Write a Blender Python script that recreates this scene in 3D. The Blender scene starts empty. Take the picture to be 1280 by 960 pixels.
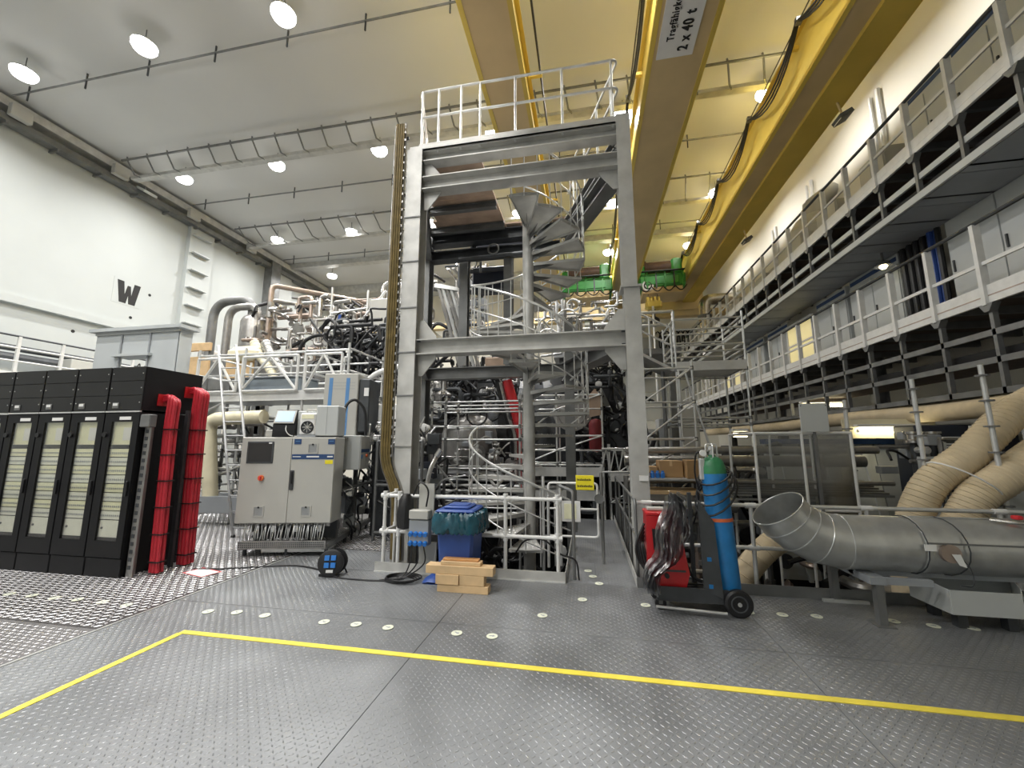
import bpy, bmesh, math, random
import numpy as np
from mathutils import Vector, Matrix
SC = bpy.context.scene
COL = SC.collection
PI = math.pi
V = Vector

# ------------------------------------------------------------------ camera, world, exposure, lights
FPX = 498.0; CAM_H = 1.75
PITCH = math.atan(75 / FPX); YAW = math.radians(10.68)
cam = bpy.data.cameras.new('camera'); cam.sensor_width = 36; cam.lens = 36 * FPX / 1280
cam.clip_start = 0.05; cam.clip_end = 200
cam_o = bpy.data.objects.new('camera', cam); COL.objects.link(cam_o)
cam_o.location = (0, 0, CAM_H); cam_o.rotation_euler = (PI / 2 + PITCH, 0, YAW)
SC.camera = cam_o
SC.view_settings.view_transform = 'Standard'; SC.view_settings.look = 'None'
SC.view_settings.gamma = 1; SC.view_settings.use_curve_mapping = False
SC.view_settings.exposure = -0.92
w = bpy.data.worlds.new('world'); SC.world = w; w.use_nodes = True
w.node_tree.nodes['Background'].inputs[0].default_value = (0.9, 0.95, 1, 1)
w.node_tree.nodes['Background'].inputs[1].default_value = 0.02
LAMP_W = 620.0
LAMP_Z = 14.35
LAMPS = [(x, y) for y in (-8, -2.5, 3.0, 8.5, 14.0, 19.8, 25.2) for x in (-18.4, -13.4, -8.4, -3.4, 1.65, 6.6)]
LAMPS = [(x, y) for (x, y) in LAMPS if not (y < 8 and (x > 0 or x < -18))]
for (x, y) in LAMPS:
    l = bpy.data.lights.new('lamp_light', 'AREA'); l.shape = 'DISK'; l.size = 0.45; l.energy = LAMP_W
    l.color = (1.0, 0.985, 0.965); l.spread = math.radians(160)
    o = bpy.data.objects.new('lamp_light', l); COL.objects.link(o); o.location = (x, y, LAMP_Z - 0.45)

# ------------------------------------------------------------------ pixel / world helper (offsets measured on the photograph)
_f = V((-math.sin(YAW) * math.cos(PITCH), math.cos(YAW) * math.cos(PITCH), math.sin(PITCH)))
_r = V((math.cos(YAW), math.sin(YAW), 0)); _u = _r.cross(_f)
def P(px, py, x=None, y=None, z=None):
    d = _f * FPX + _r * (px - 640) + _u * (480 - py)
    t = x / d.x if x is not None else y / d.y if y is not None else (z - CAM_H) / d.z
    return V((0, 0, CAM_H)) + d * t

# ------------------------------------------------------------------ materials
MATS = {}
def mat(name, col, rough=0.5, metal=0.0, var=0.12, scale=6.0, bump=0.0, spec=0.5, emit=None, estr=0.0, bscale=None, coat=0):
    m = bpy.data.materials.new(name); m.use_nodes = True
    nt = m.node_tree; b = nt.nodes['Principled BSDF']
    b.inputs['Roughness'].default_value = rough; b.inputs['Metallic'].default_value = metal
    b.inputs['Specular IOR Level'].default_value = spec
    tc = nt.nodes.new('ShaderNodeTexCoord')
    n = nt.nodes.new('ShaderNodeTexNoise'); n.inputs['Scale'].default_value = scale; n.inputs['Detail'].default_value = 5
    nt.links.new(tc.outputs['Object'], n.inputs['Vector'])
    r = nt.nodes.new('ShaderNodeValToRGB')
    r.color_ramp.elements[0].position = 0.3; r.color_ramp.elements[1].position = 0.7
    r.color_ramp.elements[0].color = tuple(c * (1 - var) for c in col) + (1,)
    r.color_ramp.elements[1].color = tuple(min(1, c * (1 + var)) for c in col) + (1,)
    nt.links.new(n.outputs['Fac'], r.inputs['Fac']); nt.links.new(r.outputs['Color'], b.inputs['Base Color'])
    if bump:
        n2 = nt.nodes.new('ShaderNodeTexNoise'); n2.inputs['Scale'].default_value = bscale or scale * 4
        n2.inputs['Detail'].default_value = 6; nt.links.new(tc.outputs['Object'], n2.inputs['Vector'])
        bp = nt.nodes.new('ShaderNodeBump'); bp.inputs['Strength'].default_value = bump; bp.inputs['Distance'].default_value = 0.02
        nt.links.new(n2.outputs['Fac'], bp.inputs['Height']); nt.links.new(bp.outputs['Normal'], b.inputs['Normal'])
    if emit:
        b.inputs['Emission Color'].default_value = tuple(emit) + (1,); b.inputs['Emission Strength'].default_value = estr
    if coat: b.inputs['Coat Weight'].default_value = coat
    MATS[name] = m; return m
def glass(name, tint, mixf, rough=0.05):
    m = bpy.data.materials.new(name); m.use_nodes = True; nt = m.node_tree
    nt.nodes.remove(nt.nodes['Principled BSDF'])
    out = nt.nodes['Material Output']; t = nt.nodes.new('ShaderNodeBsdfTransparent'); t.inputs[0].default_value = tint + (1,)
    g = nt.nodes.new('ShaderNodeBsdfGlossy'); g.inputs['Roughness'].default_value = rough
    fr = nt.nodes.new('ShaderNodeLayerWeight'); fr.inputs[0].default_value = 0.35
    ad = nt.nodes.new('ShaderNodeMath'); ad.operation = 'MULTIPLY_ADD'; ad.inputs[1].default_value = 0.35; ad.inputs[2].default_value = mixf
    nt.links.new(fr.outputs['Facing'], ad.inputs[0])
    mx = nt.nodes.new('ShaderNodeMixShader'); nt.links.new(ad.outputs[0], mx.inputs[0])
    nt.links.new(t.outputs[0], mx.inputs[1]); nt.links.new(g.outputs[0], mx.inputs[2]); nt.links.new(mx.outputs[0], out.inputs[0])
    MATS[name] = m; return m
wallm = mat('white_wall', (0.50, 0.525, 0.515), 0.75, 0, 0.025, 0.6, 0.10, bscale=5)
creamm = mat('cream_wall', (0.80, 0.77, 0.68), 0.8, 0, 0.03, 0.5, 0.08, bscale=4)
ceilm = mat('ceiling_paint', (0.63, 0.63, 0.615), 0.85, 0, 0.02, 0.4)
floorm = mat('checker_plate_grey', (0.22, 0.228, 0.235), 0.42, 0.35, 0.22, 1.1, 0.12, bscale=60)
tearm = mat('plate_tear_grey', (0.235, 0.242, 0.25), 0.36, 0.4, 0.15, 3)
brightm = mat('glare_plate', (0.075, 0.07, 0.07), 0.45, 0.4, 0.2, 2)  # base darkened so the glare painted on its tears stands out
btear = mat('glare_plate_tear', (0.66, 0.65, 0.66), 0.34, 0.55, 0.12, 3)  # glare reflected from the white wall, put into the tears' light colour
darkplate = mat('dark_plate', (0.15, 0.145, 0.145), 0.5, 0.3, 0.2, 2)
pitm = mat('lower_floor', (0.10, 0.10, 0.10), 0.7, 0, 0.3, 1)
galv = mat('galvanised_steel', (0.52, 0.515, 0.49), 0.5, 0.3, 0.16, 3.5, 0.04)
galvd = mat('galvanised_steel_dull', (0.20, 0.203, 0.20), 0.5, 0.45, 0.2, 3.0, 0.05)
galvb = mat('bright_galvanised_tube', (0.66, 0.665, 0.65), 0.36, 0.55, 0.12, 5)
ductm = mat('spiral_duct_zinc', (0.54, 0.55, 0.54), 0.29, 0.65, 0.12, 7, 0.03)
alu = mat('aluminium', (0.58, 0.59, 0.59), 0.38, 0.5, 0.08, 5)
whitep = mat('white_painted_tube', (0.72, 0.72, 0.70), 0.42, 0.05, 0.06, 8)
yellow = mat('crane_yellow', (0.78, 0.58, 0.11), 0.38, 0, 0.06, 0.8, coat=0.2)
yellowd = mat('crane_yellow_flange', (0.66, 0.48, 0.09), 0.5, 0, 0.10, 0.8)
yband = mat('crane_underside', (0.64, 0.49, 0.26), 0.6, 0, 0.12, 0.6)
tape = mat('floor_tape_yellow', (0.85, 0.70, 0.08), 0.5, 0, 0.12, 5)
green = mat('trolley_green', (0.035, 0.27, 0.05), 0.4, 0, 0.1, 2)
brown = mat('drum_brown', (0.09, 0.05, 0.035), 0.6, 0, 0.2, 3)
black = mat('black_rubber', (0.012, 0.012, 0.013), 0.45, 0, 0.2, 6)
blackp = mat('black_powder_coat', (0.007, 0.007, 0.008), 0.5, 0, 0.1, 8, spec=0.3)
charc = mat('charcoal_panel', (0.017, 0.017, 0.017), 0.45, 0, 0.1, 4, spec=0.35)
darks = mat('dark_steel', (0.07, 0.075, 0.08), 0.5, 0.4, 0.25, 4)
navy = mat('dark_navy_panel', (0.02, 0.025, 0.04), 0.45, 0.1, 0.2, 3)
lgrey = mat('light_grey_enamel', (0.46, 0.455, 0.42), 0.42, 0, 0.025, 3)
cabg = mat('cabinet_grey', (0.52, 0.54, 0.53), 0.45, 0, 0.04, 2)
hoodg = mat('hood_grey', (0.50, 0.53, 0.54), 0.5, 0, 0.04, 2)
midg = mat('mid_grey_enamel', (0.32, 0.34, 0.36), 0.5, 0, 0.06, 2)
boxg = mat('blue_grey_box', (0.24, 0.28, 0.31), 0.5, 0, 0.08, 2)
red = mat('red_cable', (0.48, 0.02, 0.035), 0.42, 0, 0.12, 6)
reddim = mat('dark_red_paint', (0.16, 0.012, 0.015), 0.5, 0, 0.1, 4)
redp = mat('red_paint', (0.50, 0.015, 0.02), 0.35, 0, 0.08, 4, coat=0.2)
blue = mat('blue_plastic', (0.025, 0.07, 0.28), 0.4, 0, 0.08, 4)
blueb = mat('bright_blue_plastic', (0.03, 0.20, 0.62), 0.4, 0, 0.08, 8)
cylb = mat('cylinder_blue', (0.02, 0.20, 0.50), 0.4, 0, 0.15, 8)
cylg = mat('cylinder_green', (0.03, 0.20, 0.08), 0.45, 0, 0.2, 9)
stripeb = mat('navy_stripe', (0.02, 0.06, 0.17), 0.4, 0, 0.05, 5)
steelblue = mat('steel_blue_stripe', (0.10, 0.25, 0.50), 0.4, 0, 0.06, 5)
teal = mat('teal_bag', (0.008, 0.060, 0.085), 0.25, 0, 0.35, 9, 0.2)
wood = mat('pale_timber', (0.66, 0.46, 0.25), 0.6, 0, 0.12, 5, 0.05)
woodo = mat('orange_timber', (0.60, 0.30, 0.11), 0.6, 0, 0.12, 6, 0.05)
ply = mat('weathered_plywood', (0.48, 0.35, 0.26), 0.7, 0, 0.18, 3)
card = mat('cardboard', (0.42, 0.26, 0.12), 0.75, 0, 0.08, 5)
olive = mat('olive_cable', (0.17, 0.125, 0.045), 0.5, 0.1, 0.25, 9)
beige = mat('beige_fabric_hose', (0.58, 0.48, 0.32), 0.75, 0, 0.08, 6)
foam = mat('cream_foam', (0.78, 0.72, 0.52), 0.8, 0, 0.05, 5)
silver = mat('stainless_steel', (0.56, 0.545, 0.52), 0.26, 0.9, 0.12, 6)
silverd = mat('stainless_dull', (0.34, 0.33, 0.315), 0.38, 0.7, 0.18, 5)
copper = mat('copper_pipe', (0.42, 0.34, 0.29), 0.4, 0.7, 0.15, 5)
paper = mat('white_paper', (0.80, 0.80, 0.78), 0.7, 0, 0.02, 5)
ink = mat('black_ink', (0.015, 0.015, 0.015), 0.7, 0, 0, 5)
signy = mat('sign_yellow', (0.85, 0.72, 0.02), 0.5, 0, 0.04, 5)
signr = mat('sign_red', (0.65, 0.03, 0.04), 0.5, 0, 0.04, 5)
orange = mat('orange_strap', (0.75, 0.16, 0.05), 0.5, 0, 0.1, 5)
rackin = mat('rack_card_cream', (0.86, 0.85, 0.60), 0.5, 0, 0.05, 9)
rackin2 = mat('rack_card_pale', (0.80, 0.81, 0.72), 0.5, 0, 0.05, 9)
screen = mat('dark_screen', (0.025, 0.022, 0.022), 0.15, 0, 0.1, 3)
lit = mat('lit_screen', (0.3, 0.4, 0.5), 0.3, 0, 0, 3, emit=(0.55, 0.75, 0.95), estr=0.7)
glow = mat('pale_sticker', (0.72, 0.74, 0.60), 0.5, 0, 0.06, 12)
lampm = mat('lamp_diffuser', (1, 1, 1), 0.3, 0, 0, 1, emit=(1, 0.98, 0.95), estr=24)
tubem = mat('fluorescent_tube', (1, 1, 1), 0.3, 0, 0, 1, emit=(1, 0.88, 0.55), estr=16)
winm = mat('lit_window', (0.8, 0.7, 0.4), 0.3, 0, 0, 1, emit=(1, 0.82, 0.36), estr=0.8)
mesh_br = mat('brown_grating', (0.13, 0.095, 0.075), 0.7, 0.1, 0.2, 6)
panelg = mat('concrete_panel', (0.55, 0.55, 0.50), 0.75, 0, 0.05, 1)
pane = glass('dark_pane', (0.97, 0.97, 0.95), 0.02)
plast = glass('clear_plastic', (0.75, 0.76, 0.76), 0.10, 0.25)
wrapm = glass('crumpled_wrap', (0.42, 0.43, 0.45), 0.30, 0.3)

# ------------------------------------------------------------------ mesh builder
def bend(pts, rad, n=5):
    pts = [V(p) for p in pts]; out = [pts[0]]
    for i in range(1, len(pts) - 1):
        a, b, c = pts[i - 1], pts[i], pts[i + 1]
        d1 = (a - b); d2 = (c - b)
        r = min(rad, d1.length * 0.49, d2.length * 0.49)
        p1 = b + d1.normalized() * r; p2 = b + d2.normalized() * r
        for k in range(n + 1):
            t = k / n; out.append(p1 * (1 - t) ** 2 + b * 2 * t * (1 - t) + p2 * t * t)
    out.append(pts[-1]); return out
class MB:
    def __init__(s): s.v = []; s.f = []
    def add(s, vs, fs):
        k = len(s.v); s.v += [tuple(p) for p in vs]; s.f += [tuple(i + k for i in q) for q in fs]; return s
    def box(s, x0, x1, y0, y1, z0, z1):
        return s.add([(x0, y0, z0), (x1, y0, z0), (x1, y1, z0), (x0, y1, z0), (x0, y0, z1), (x1, y0, z1), (x1, y1, z1), (x0, y1, z1)],
                     [(0, 3, 2, 1), (4, 5, 6, 7), (0, 1, 5, 4), (1, 2, 6, 5), (2, 3, 7, 6), (3, 0, 4, 7)])
    def obox(s, c, size, R=None):
        R = R or Matrix.Identity(3); c = V(c); h = V(size) / 2
        vs = [c + R @ V((sx * h.x, sy * h.y, sz * h.z)) for sz in (-1, 1) for sx, sy in ((-1, -1), (1, -1), (1, 1), (-1, 1))]
        return s.add(vs, [(0, 3, 2, 1), (4, 5, 6, 7), (0, 1, 5, 4), (1, 2, 6, 5), (2, 3, 7, 6), (3, 0, 4, 7)])
    def cbox(s, x0, x1, y0, y1, z0, z1, b=0.01):
        b = min(b, (x1 - x0) * .4, (y1 - y0) * .4, (z1 - z0) * .4)
        poly = [(x0 + b, y0), (x1 - b, y0), (x1, y0 + b), (x1, y1 - b), (x1 - b, y1), (x0 + b, y1), (x0, y1 - b), (x0, y0 + b)]
        cx, cy = (x0 + x1) / 2, (y0 + y1) / 2
        fx = 1 - 2 * b / (x1 - x0); fy = 1 - 2 * b / (y1 - y0)
        sm = [(cx + (x - cx) * fx, cy + (y - cy) * fy) for x, y in poly]
        vs = [(x, y, z0) for x, y in sm] + [(x, y, z0 + b) for x, y in poly] + [(x, y, z1 - b) for x, y in poly] + [(x, y, z1) for x, y in sm]
        fs = [tuple(range(7, -1, -1)), tuple(range(24, 32))]
        for L in range(3):
            for i in range(8): fs.append((L * 8 + i, L * 8 + (i + 1) % 8, L * 8 + 8 + (i + 1) % 8, L * 8 + 8 + i))
        return s.add(vs, fs)
    def tube(s, pts, r, n=8, closed=False, caps=True, rs=None):
        pts = [V(p) for p in pts]
        q = [pts[0]]
        for p in pts[1:]:
            if (p - q[-1]).length > 1e-5: q.append(p)
        pts = q; m = len(pts)
        if m < 2: return s
        tang = []
        for i in range(m):
            a = pts[(i - 1) % m] if (closed or i > 0) else pts[i]
            b = pts[(i + 1) % m] if (closed or i < m - 1) else pts[i]
            tang.append((b - a).normalized())
        t0 = tang[0]; ref = V((0, 0, 1)) if abs(t0.z) < 0.9 else V((1, 0, 0))
        nrm = t0.cross(ref).normalized(); vs = []
        for i in range(m):
            if i > 0:
                ax = tang[i - 1].cross(tang[i]); L = ax.length
                if L > 1e-7: nrm = Matrix.Rotation(math.asin(min(1, L)) if tang[i - 1].dot(tang[i]) > 0 else PI - math.asin(min(1, L)), 3, ax / L) @ nrm
            bn = tang[i].cross(nrm); R = rs[i] if rs else r
            for k in range(n):
                a = 2 * PI * k / n; vs.append(pts[i] + nrm * (R * math.cos(a)) + bn * (R * math.sin(a)))
        fs = []
        for i in range(m if closed else m - 1):
            for k in range(n):
                j = (i + 1) % m
                fs.append((i * n + k, i * n + (k + 1) % n, j * n + (k + 1) % n, j * n + k))
        if caps and not closed: fs += [tuple(range(n - 1, -1, -1)), tuple(range((m - 1) * n, m * n))]
        return s.add(vs, fs)
    def cyl(s, p0, p1, r, n=12, r1=None):
        return s.tube([p0, p1], r, n, rs=[r, r if r1 is None else r1])
    def ext(s, prof, p0, p1, up=(0, 0, 1)):
        """closed 2-D profile (side, up) swept from p0 to p1"""
        p0 = V(p0); p1 = V(p1); t = (p1 - p0).normalized(); u = V(up); sd = t.cross(u).normalized(); u = sd.cross(t).normalized()
        n = len(prof)
        vs = [p + sd * a + u * b for p in (p0, p1) for a, b in prof]
        fs = [(i, (i + 1) % n, n + (i + 1) % n, n + i) for i in range(n)]
        return s.add(vs, fs + [tuple(range(n - 1, -1, -1)), tuple(range(n, 2 * n))])
    def ibeam(s, p0, p1, h, wd, tf=0.016, tw=0.011, up=(0, 0, 1)):
        a, b = wd / 2, h / 2; c = tw / 2; d = b - tf
        return s.ext([(-a, -b), (a, -b), (a, -d), (c, -d), (c, d), (a, d), (a, b), (-a, b), (-a, d), (-c, d), (-c, -d), (-a, -d)], p0, p1, up)
    def channel(s, p0, p1, h, wd, t=0.01, up=(0, 0, 1), flip=1):
        b = h / 2; q = [(0, -b), (wd * flip, -b), (wd * flip, -b + t), (t * flip, -b + t), (t * flip, b - t), (wd * flip, b - t), (wd * flip, b), (0, b)]
        return s.ext(q if flip > 0 else q[::-1], p0, p1, up)
    def prism(s, poly, vec):
        n = len(poly); vec = V(vec); vs = [V(p) for p in poly] + [V(p) + vec for p in poly]
        return s.add(vs, [tuple(range(n - 1, -1, -1)), tuple(range(n, 2 * n))] + [(i, (i + 1) % n, n + (i + 1) % n, n + i) for i in range(n)])
    def lathe(s, prof, o=(0, 0, 0), ax=(0, 0, 1), n=20):
        ax = V(ax).normalized(); ref = V((1, 0, 0)) if abs(ax.x) < .9 else V((0, 1, 0)); u = (ref - ax * ref.dot(ax)).normalized(); v = ax.cross(u); o = V(o)
        vs = []; m = len(prof)
        for r, z in prof:
            for k in range(n): a = 2 * PI * k / n; vs.append(o + ax * z + u * (max(r, 1e-4) * math.cos(a)) + v * (max(r, 1e-4) * math.sin(a)))
        fs = [(i * n + k, i * n + (k + 1) % n, (i + 1) * n + (k + 1) % n, (i + 1) * n + k) for i in range(m - 1) for k in range(n)]
        return s.add(vs, fs + [tuple(range(n - 1, -1, -1)), tuple(range((m - 1) * n, m * n))])
    def torus(s, c, R, r, ax=(0, 0, 1), n=20, m=8):
        ax = V(ax).normalized(); ref = V((1, 0, 0)) if abs(ax.x) < .9 else V((0, 1, 0)); u = ax.cross(ref).normalized(); v = ax.cross(u)
        return s.tube([V(c) + u * (R * math.cos(2 * PI * k / n)) + v * (R * math.sin(2 * PI * k / n)) for k in range(n)], r, m, closed=True)

WORLD = {}                                  # object -> world offset of its frame
def place_props(o, label, cat, group, kind):
    if label: o['label'] = label
    if cat: o['category'] = cat
    if group: o['group'] = group
    if kind: o['kind'] = kind
def T(name, label, cat, loc=(0, 0, 0), group=None, rz=0.0, local=False):
    o = bpy.data.objects.new(name, None); COL.objects.link(o); o.empty_display_size = 0.1
    o.location = loc; o.rotation_euler = (0, 0, rz)
    place_props(o, label, cat, group, None)
    WORLD[o.name] = V((0, 0, 0)) if local else V(loc); return o
def O(name, mb, m, parent=None, label=None, cat=None, group=None, kind=None, smooth=True, ang=35):
    me = bpy.data.meshes.new(name)
    vs = mb.v
    if parent is not None:
        off = WORLD.get(parent.name, V((0, 0, 0)))
    else:
        xs = [p[0] for p in vs]; ys = [p[1] for p in vs]; zs = [p[2] for p in vs]
        off = V(((min(xs) + max(xs)) / 2, (min(ys) + max(ys)) / 2, min(zs)))
    me.from_pydata([(p[0] - off.x, p[1] - off.y, p[2] - off.z) for p in vs], [], mb.f)
    if isinstance(m, (list, tuple)):
        for q in m: me.materials.append(q)
    else: me.materials.append(m)
    me.update()
    if smooth:
        me.shade_smooth(); me.set_sharp_from_angle(angle=math.radians(ang))
    o = bpy.data.objects.new(name, me); COL.objects.link(o)
    if parent is not None: o.parent = parent; WORLD[o.name] = off
    else: o.location = off; WORLD[o.name] = off
    place_props(o, label, cat, group, kind); return o
def TH(name, label, cat, mb, m, group=None, kind=None): return O(name, mb, m, None, label, cat, group, kind)
def ST(name, mb, m, parent=None, smooth=False): return O(name, mb, m, parent, kind=None if parent else 'structure', smooth=smooth)
def dup(root, loc, rz=None, label=None, group=None, parent=None):
    r = root.copy(); COL.objects.link(r)
    if parent is not None: r.parent = parent
    if loc is not None: r.location = loc
    if rz is not None: r.rotation_euler = (0, 0, rz)
    if label: r['label'] = label
    if group: r['group'] = group
    for ch in list(root.children): dup(ch, None, None, None, None, r)
    return r
def text(s, size, m, mtx, parent=None, name='lettering', depth=0.004, bold=0.0, sx=1.0):
    c = bpy.data.curves.new('t', 'FONT'); c.body = s; c.size = size; c.extrude = depth / 2; c.offset = bold; c.space_character = 1.16; c.align_x = 'CENTER'; c.align_y = 'CENTER'
    t = bpy.data.objects.new('t', c); me = bpy.data.meshes.new_from_object(t); bpy.data.objects.remove(t)
    off = WORLD.get(parent.name) if parent is not None else V((0, 0, 0))
    me.transform(Matrix.Translation(-off) @ mtx @ Matrix.Diagonal((sx, 1, 1, 1))); me.materials.clear(); me.materials.append(m); me.name = name
    o = bpy.data.objects.new(name, me); COL.objects.link(o)
    if parent is not None: o.parent = parent; WORLD[o.name] = off
    return o
def frame(o, x, y):                          # matrix from origin, text-right and text-up directions
    x = V(x).normalized(); y = V(y).normalized(); z = x.cross(y)
    return Matrix(((x.x, y.x, z.x, o[0]), (x.y, y.y, z.y, o[1]), (x.z, y.z, z.z, o[2]), (0, 0, 0, 1)))
def tubes(parent, name, segs, r, m, n=8):    # each tube a part
    for a, b in segs: O(name, MB().cyl(a, b, r, n), m, parent)
def catmull(pts, k=6):
    pts = [V(p) for p in pts]; out = []
    q = [pts[0] * 2 - pts[1]] + pts + [pts[-1] * 2 - pts[-2]]
    for i in range(1, len(q) - 2):
        for j in range(k):
            t = j / k; a, b, c, d = q[i - 1:i + 3]
            out.append(0.5 * ((2 * b) + (c - a) * t + (2 * a - 5 * b + 4 * c - d) * t * t + (3 * b - a - 3 * c + d) * t ** 3))
    out.append(pts[-1]); return out
RND = random.Random(7)
# ================================================================== STRUCTURE
# ---- floor
def tears(x0, x1, y0, y1, pitch, L, W, H, skip=None):
    vs = []; fs = []; ny = int((y1 - y0) / pitch); nx = int((x1 - x0) / pitch); c = math.sqrt(.5)
    for j in range(ny):
        for i in range(nx):
            x = x0 + (i + .5) * pitch; y = y0 + (j + .5) * pitch
            if skip and skip(x, y): continue
            s = 1 if (i + j) % 2 else -1
            ux, uy = c * L / 2, s * c * L / 2; wx, wy = -s * c * W / 2, c * W / 2
            k = len(vs)
            vs += [(x - ux, y - uy, 0), (x + wx, y + wy, 0), (x + ux, y + uy, 0), (x - wx, y - wy, 0), (x - ux * .45, y - uy * .45, H), (x + ux * .45, y + uy * .45, H)]
            fs += [(k, k + 4, k + 1), (k + 4, k + 5, k + 1), (k + 5, k + 2, k + 1), (k, k + 3, k + 4), (k + 3, k + 5, k + 4), (k + 3, k + 2, k + 5)]
    m = MB(); m.v = vs; m.f = fs; return m
FX0 = -4.63; FYF = 5.42
fl = ST('floor', MB().box(-21.5, 9.5, -10, 1.0, -0.30, -0.014).box(-21.5, FX0 + 1.66, 1.0, 9.0, -0.30, -0.014).box(FX0 + 1.66, 9.5, 1.0, FYF, -0.30, -0.014)
        .box(-0.33, 0.55, FYF, 10.0, -0.30, -0.014), pitm)
ST('lower_floor', MB().box(-21.5, 9.5, FYF, 32, -3.4, -3.2), pitm, fl)
g = 0.003
xs = [FX0, -1.5, 1.6, 4.7, 7.8]; ys = [-3.0, 1.0, 4.05]
def fplate(x0, x1, y0, y1, m): ST('floor_plate', MB().box(x0 + g, x1 - g, y0 + g, y1 - g, -0.014, 0), m, fl)
for i in range(4):
    fplate(xs[i], xs[i + 1], -3, 1.0, floorm); fplate(xs[i], xs[i + 1], 1.0, 4.05, floorm); fplate(xs[i], xs[i + 1], 4.05, FYF, floorm)
fplate(FX0, -2.97, FYF, 6.4, floorm)
fplate(-0.33, 0.55, FYF, 7.6, floorm); fplate(-0.33, 0.55, 7.6, 10, floorm)
for i in range(4):
    x1 = FX0 - i * 2.2; x0 = x1 - 2.2
    fplate(x0, x1, -1.0, 3.31, darkplate); fplate(x0, x1, 3.31, 5.75, brightm); fplate(x0, x1, 5.75, 9.0, brightm)
fplate(FX0, -2.97, 6.4, 9.0, brightm)
def tr(name, m, x0, x1, y0, y1, pitch, L, W, H, skip=None):
    t = tears(x0 + .02, x1 - .02, y0 + .02, y1 - .02, pitch, L, W, H, skip)
    O(name, t, m, fl, kind='stuff', smooth=False)
tr('plate_tears', tearm, FX0, 5.0, 1.0, FYF, 0.040, 0.036, 0.012, 0.0026, lambda x, y: abs(y - 4.05) < .03 or min(abs(x - q) for q in xs) < .03)
tr('plate_tears', tearm, FX0, -2.97, FYF, 6.4, 0.04, 0.036, 0.012, 0.0026)
tr('plate_tears', tearm, -0.33, 0.55, FYF, 10, 0.04, 0.036, 0.012, 0.0026)
tr('plate_tears', btear, -9.6, FX0, 3.31, 9.0, 0.066, 0.074, 0.030, 0.006)
tr('plate_tears', btear, FX0, -2.97, 6.4, 9.0, 0.066, 0.074, 0.030, 0.006)
tr('plate_tears', btear, -7.5, FX0, 1.5, 3.31, 0.05, 0.042, 0.014, 0.004)
ST('trim_1', MB().box(FX0 - .012, FX0 + .012, -1, 6.2, -0.01, 0.008), galvb)        # bright edge strip of the plate field
# yellow marking tape
tp = T('floor_marking', 'yellow tape line marking out a rectangle on the grey checker plate floor', 'tape', (-0.5, 3.4, 0))
O('tape_strip', MB().box(-3.81, 6.5, 3.38, 3.44, 0.0, 0.005), tape, tp); O('tape_strip', MB().box(-3.82, -3.76, -1.5, 3.38, 0.0, 0.005), tape, tp)
# pale floor discs
st0 = None
sp = [(260,765),(296,766),(331,770),(405,778),(445,781),(485,785),(571,792),(615,796),(678,770),(728,750),(749,730),(741,721),(735,714),(807,757),(936,766),(978,769),(1021,771),(1117,777),(1167,783),(1216,786),(12,743),(40,745),(68,748),(97,750),(128,753),(158,757)]
slab = ['on the grey plate floor nearest the pale left plates','second on the grey plates from the pale left plates','third on the grey plates, left of the yellow corner line','behind the yellow tape, below the white control cabinet',
 'behind the yellow tape, right of the one below the control cabinet','behind the yellow tape, left of the floor seam','just in front of the timber stack','between timber stack and yellow tape, right one of the pair',
 'right of the timber stack, in front of the barrier corner','right of the barrier corner at the walkway mouth','on the walkway edge, nearest the camera of the walkway row','second along the narrow walkway','furthest up the narrow walkway',
 'beside the front castor of the welding cart','tucked under the rear wheel of the gas cylinder cart','right of the gas cylinder cart, first of the row','right of the gas cylinder cart, second of the row','in front of the grey duct trestle leg','in front of the grey sheet metal tray','furthest right below the sheet metal tray',
 'on the bright left plates, leftmost in view','on the bright left plates, second from the left','on the bright left plates below the second rack door','on the bright left plates below the third rack door','on the bright left plates below the rack corner','on the bright left plates nearest their edge strip']
for (a, b), tx in zip(sp, slab):
    p = P(a, b, z=0)
    if st0 is None:
        st0 = T('floor_sticker', 'x', 'sticker', (0, 0, 0), 'pale round stickers on the floor', local=True)
        O('disc', MB().cyl((0, 0, 0.004), (0, 0, 0.0075), 0.052, 20), glow, st0)
        O('arrow_print', MB().prism([(-.026, -.006, .0076), (.006, -.006, .0076), (.006, -.018, .0076), (.028, .002, .0076), (.006, .020, .0076), (.006, .008, .0076), (-.026, .008, .0076)], (0, 0, .0006)), midg, st0)
        s = st0; s.location = (p.x, p.y, 0)
    else: s = dup(st0, (p.x, p.y, 0))
    s.rotation_euler = (0, 0, RND.uniform(-.6, .6)); s['label'] = 'round pale arrow sticker ' + tx
ps = T('floor_sign', 'white floor label with a red border beside the red cables', 'sign', (-5.25, 4.9, 0.006), rz=-0.25, local=True)
O('plate', MB().box(-.22, .22, -.13, .13, 0, .004), paper, ps)
O('border', MB().box(-.22, .22, -.13, -.115, .004, .006).box(-.22, .22, .115, .13, .004, .006).box(-.22, -.205, -.115, .115, .004, .006).box(.205, .22, -.115, .115, .004, .006), signr, ps, label='red printed border')

# ---- shell
HC = 14.75
ST('ceiling', MB().box(-21.9, 9.9, -10.4, 32.4, HC, HC + .3), ceilm)
wl = ST('wall_left', MB().box(-21.9, -21.5, -10.4, 32.4, -3.4, HC), wallm)
ST('wall_back', MB().box(-21.9, 9.9, 32.0, 32.4, -3.4, HC), creamm)
wr = ST('wall_right', MB().box(9.5, 9.9, -10.4, 32.4, -3.4, HC), creamm)
ST('wall_front', MB().box(-21.9, 9.9, -10.4, -10.0, -3.4, HC), wallm)
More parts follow.
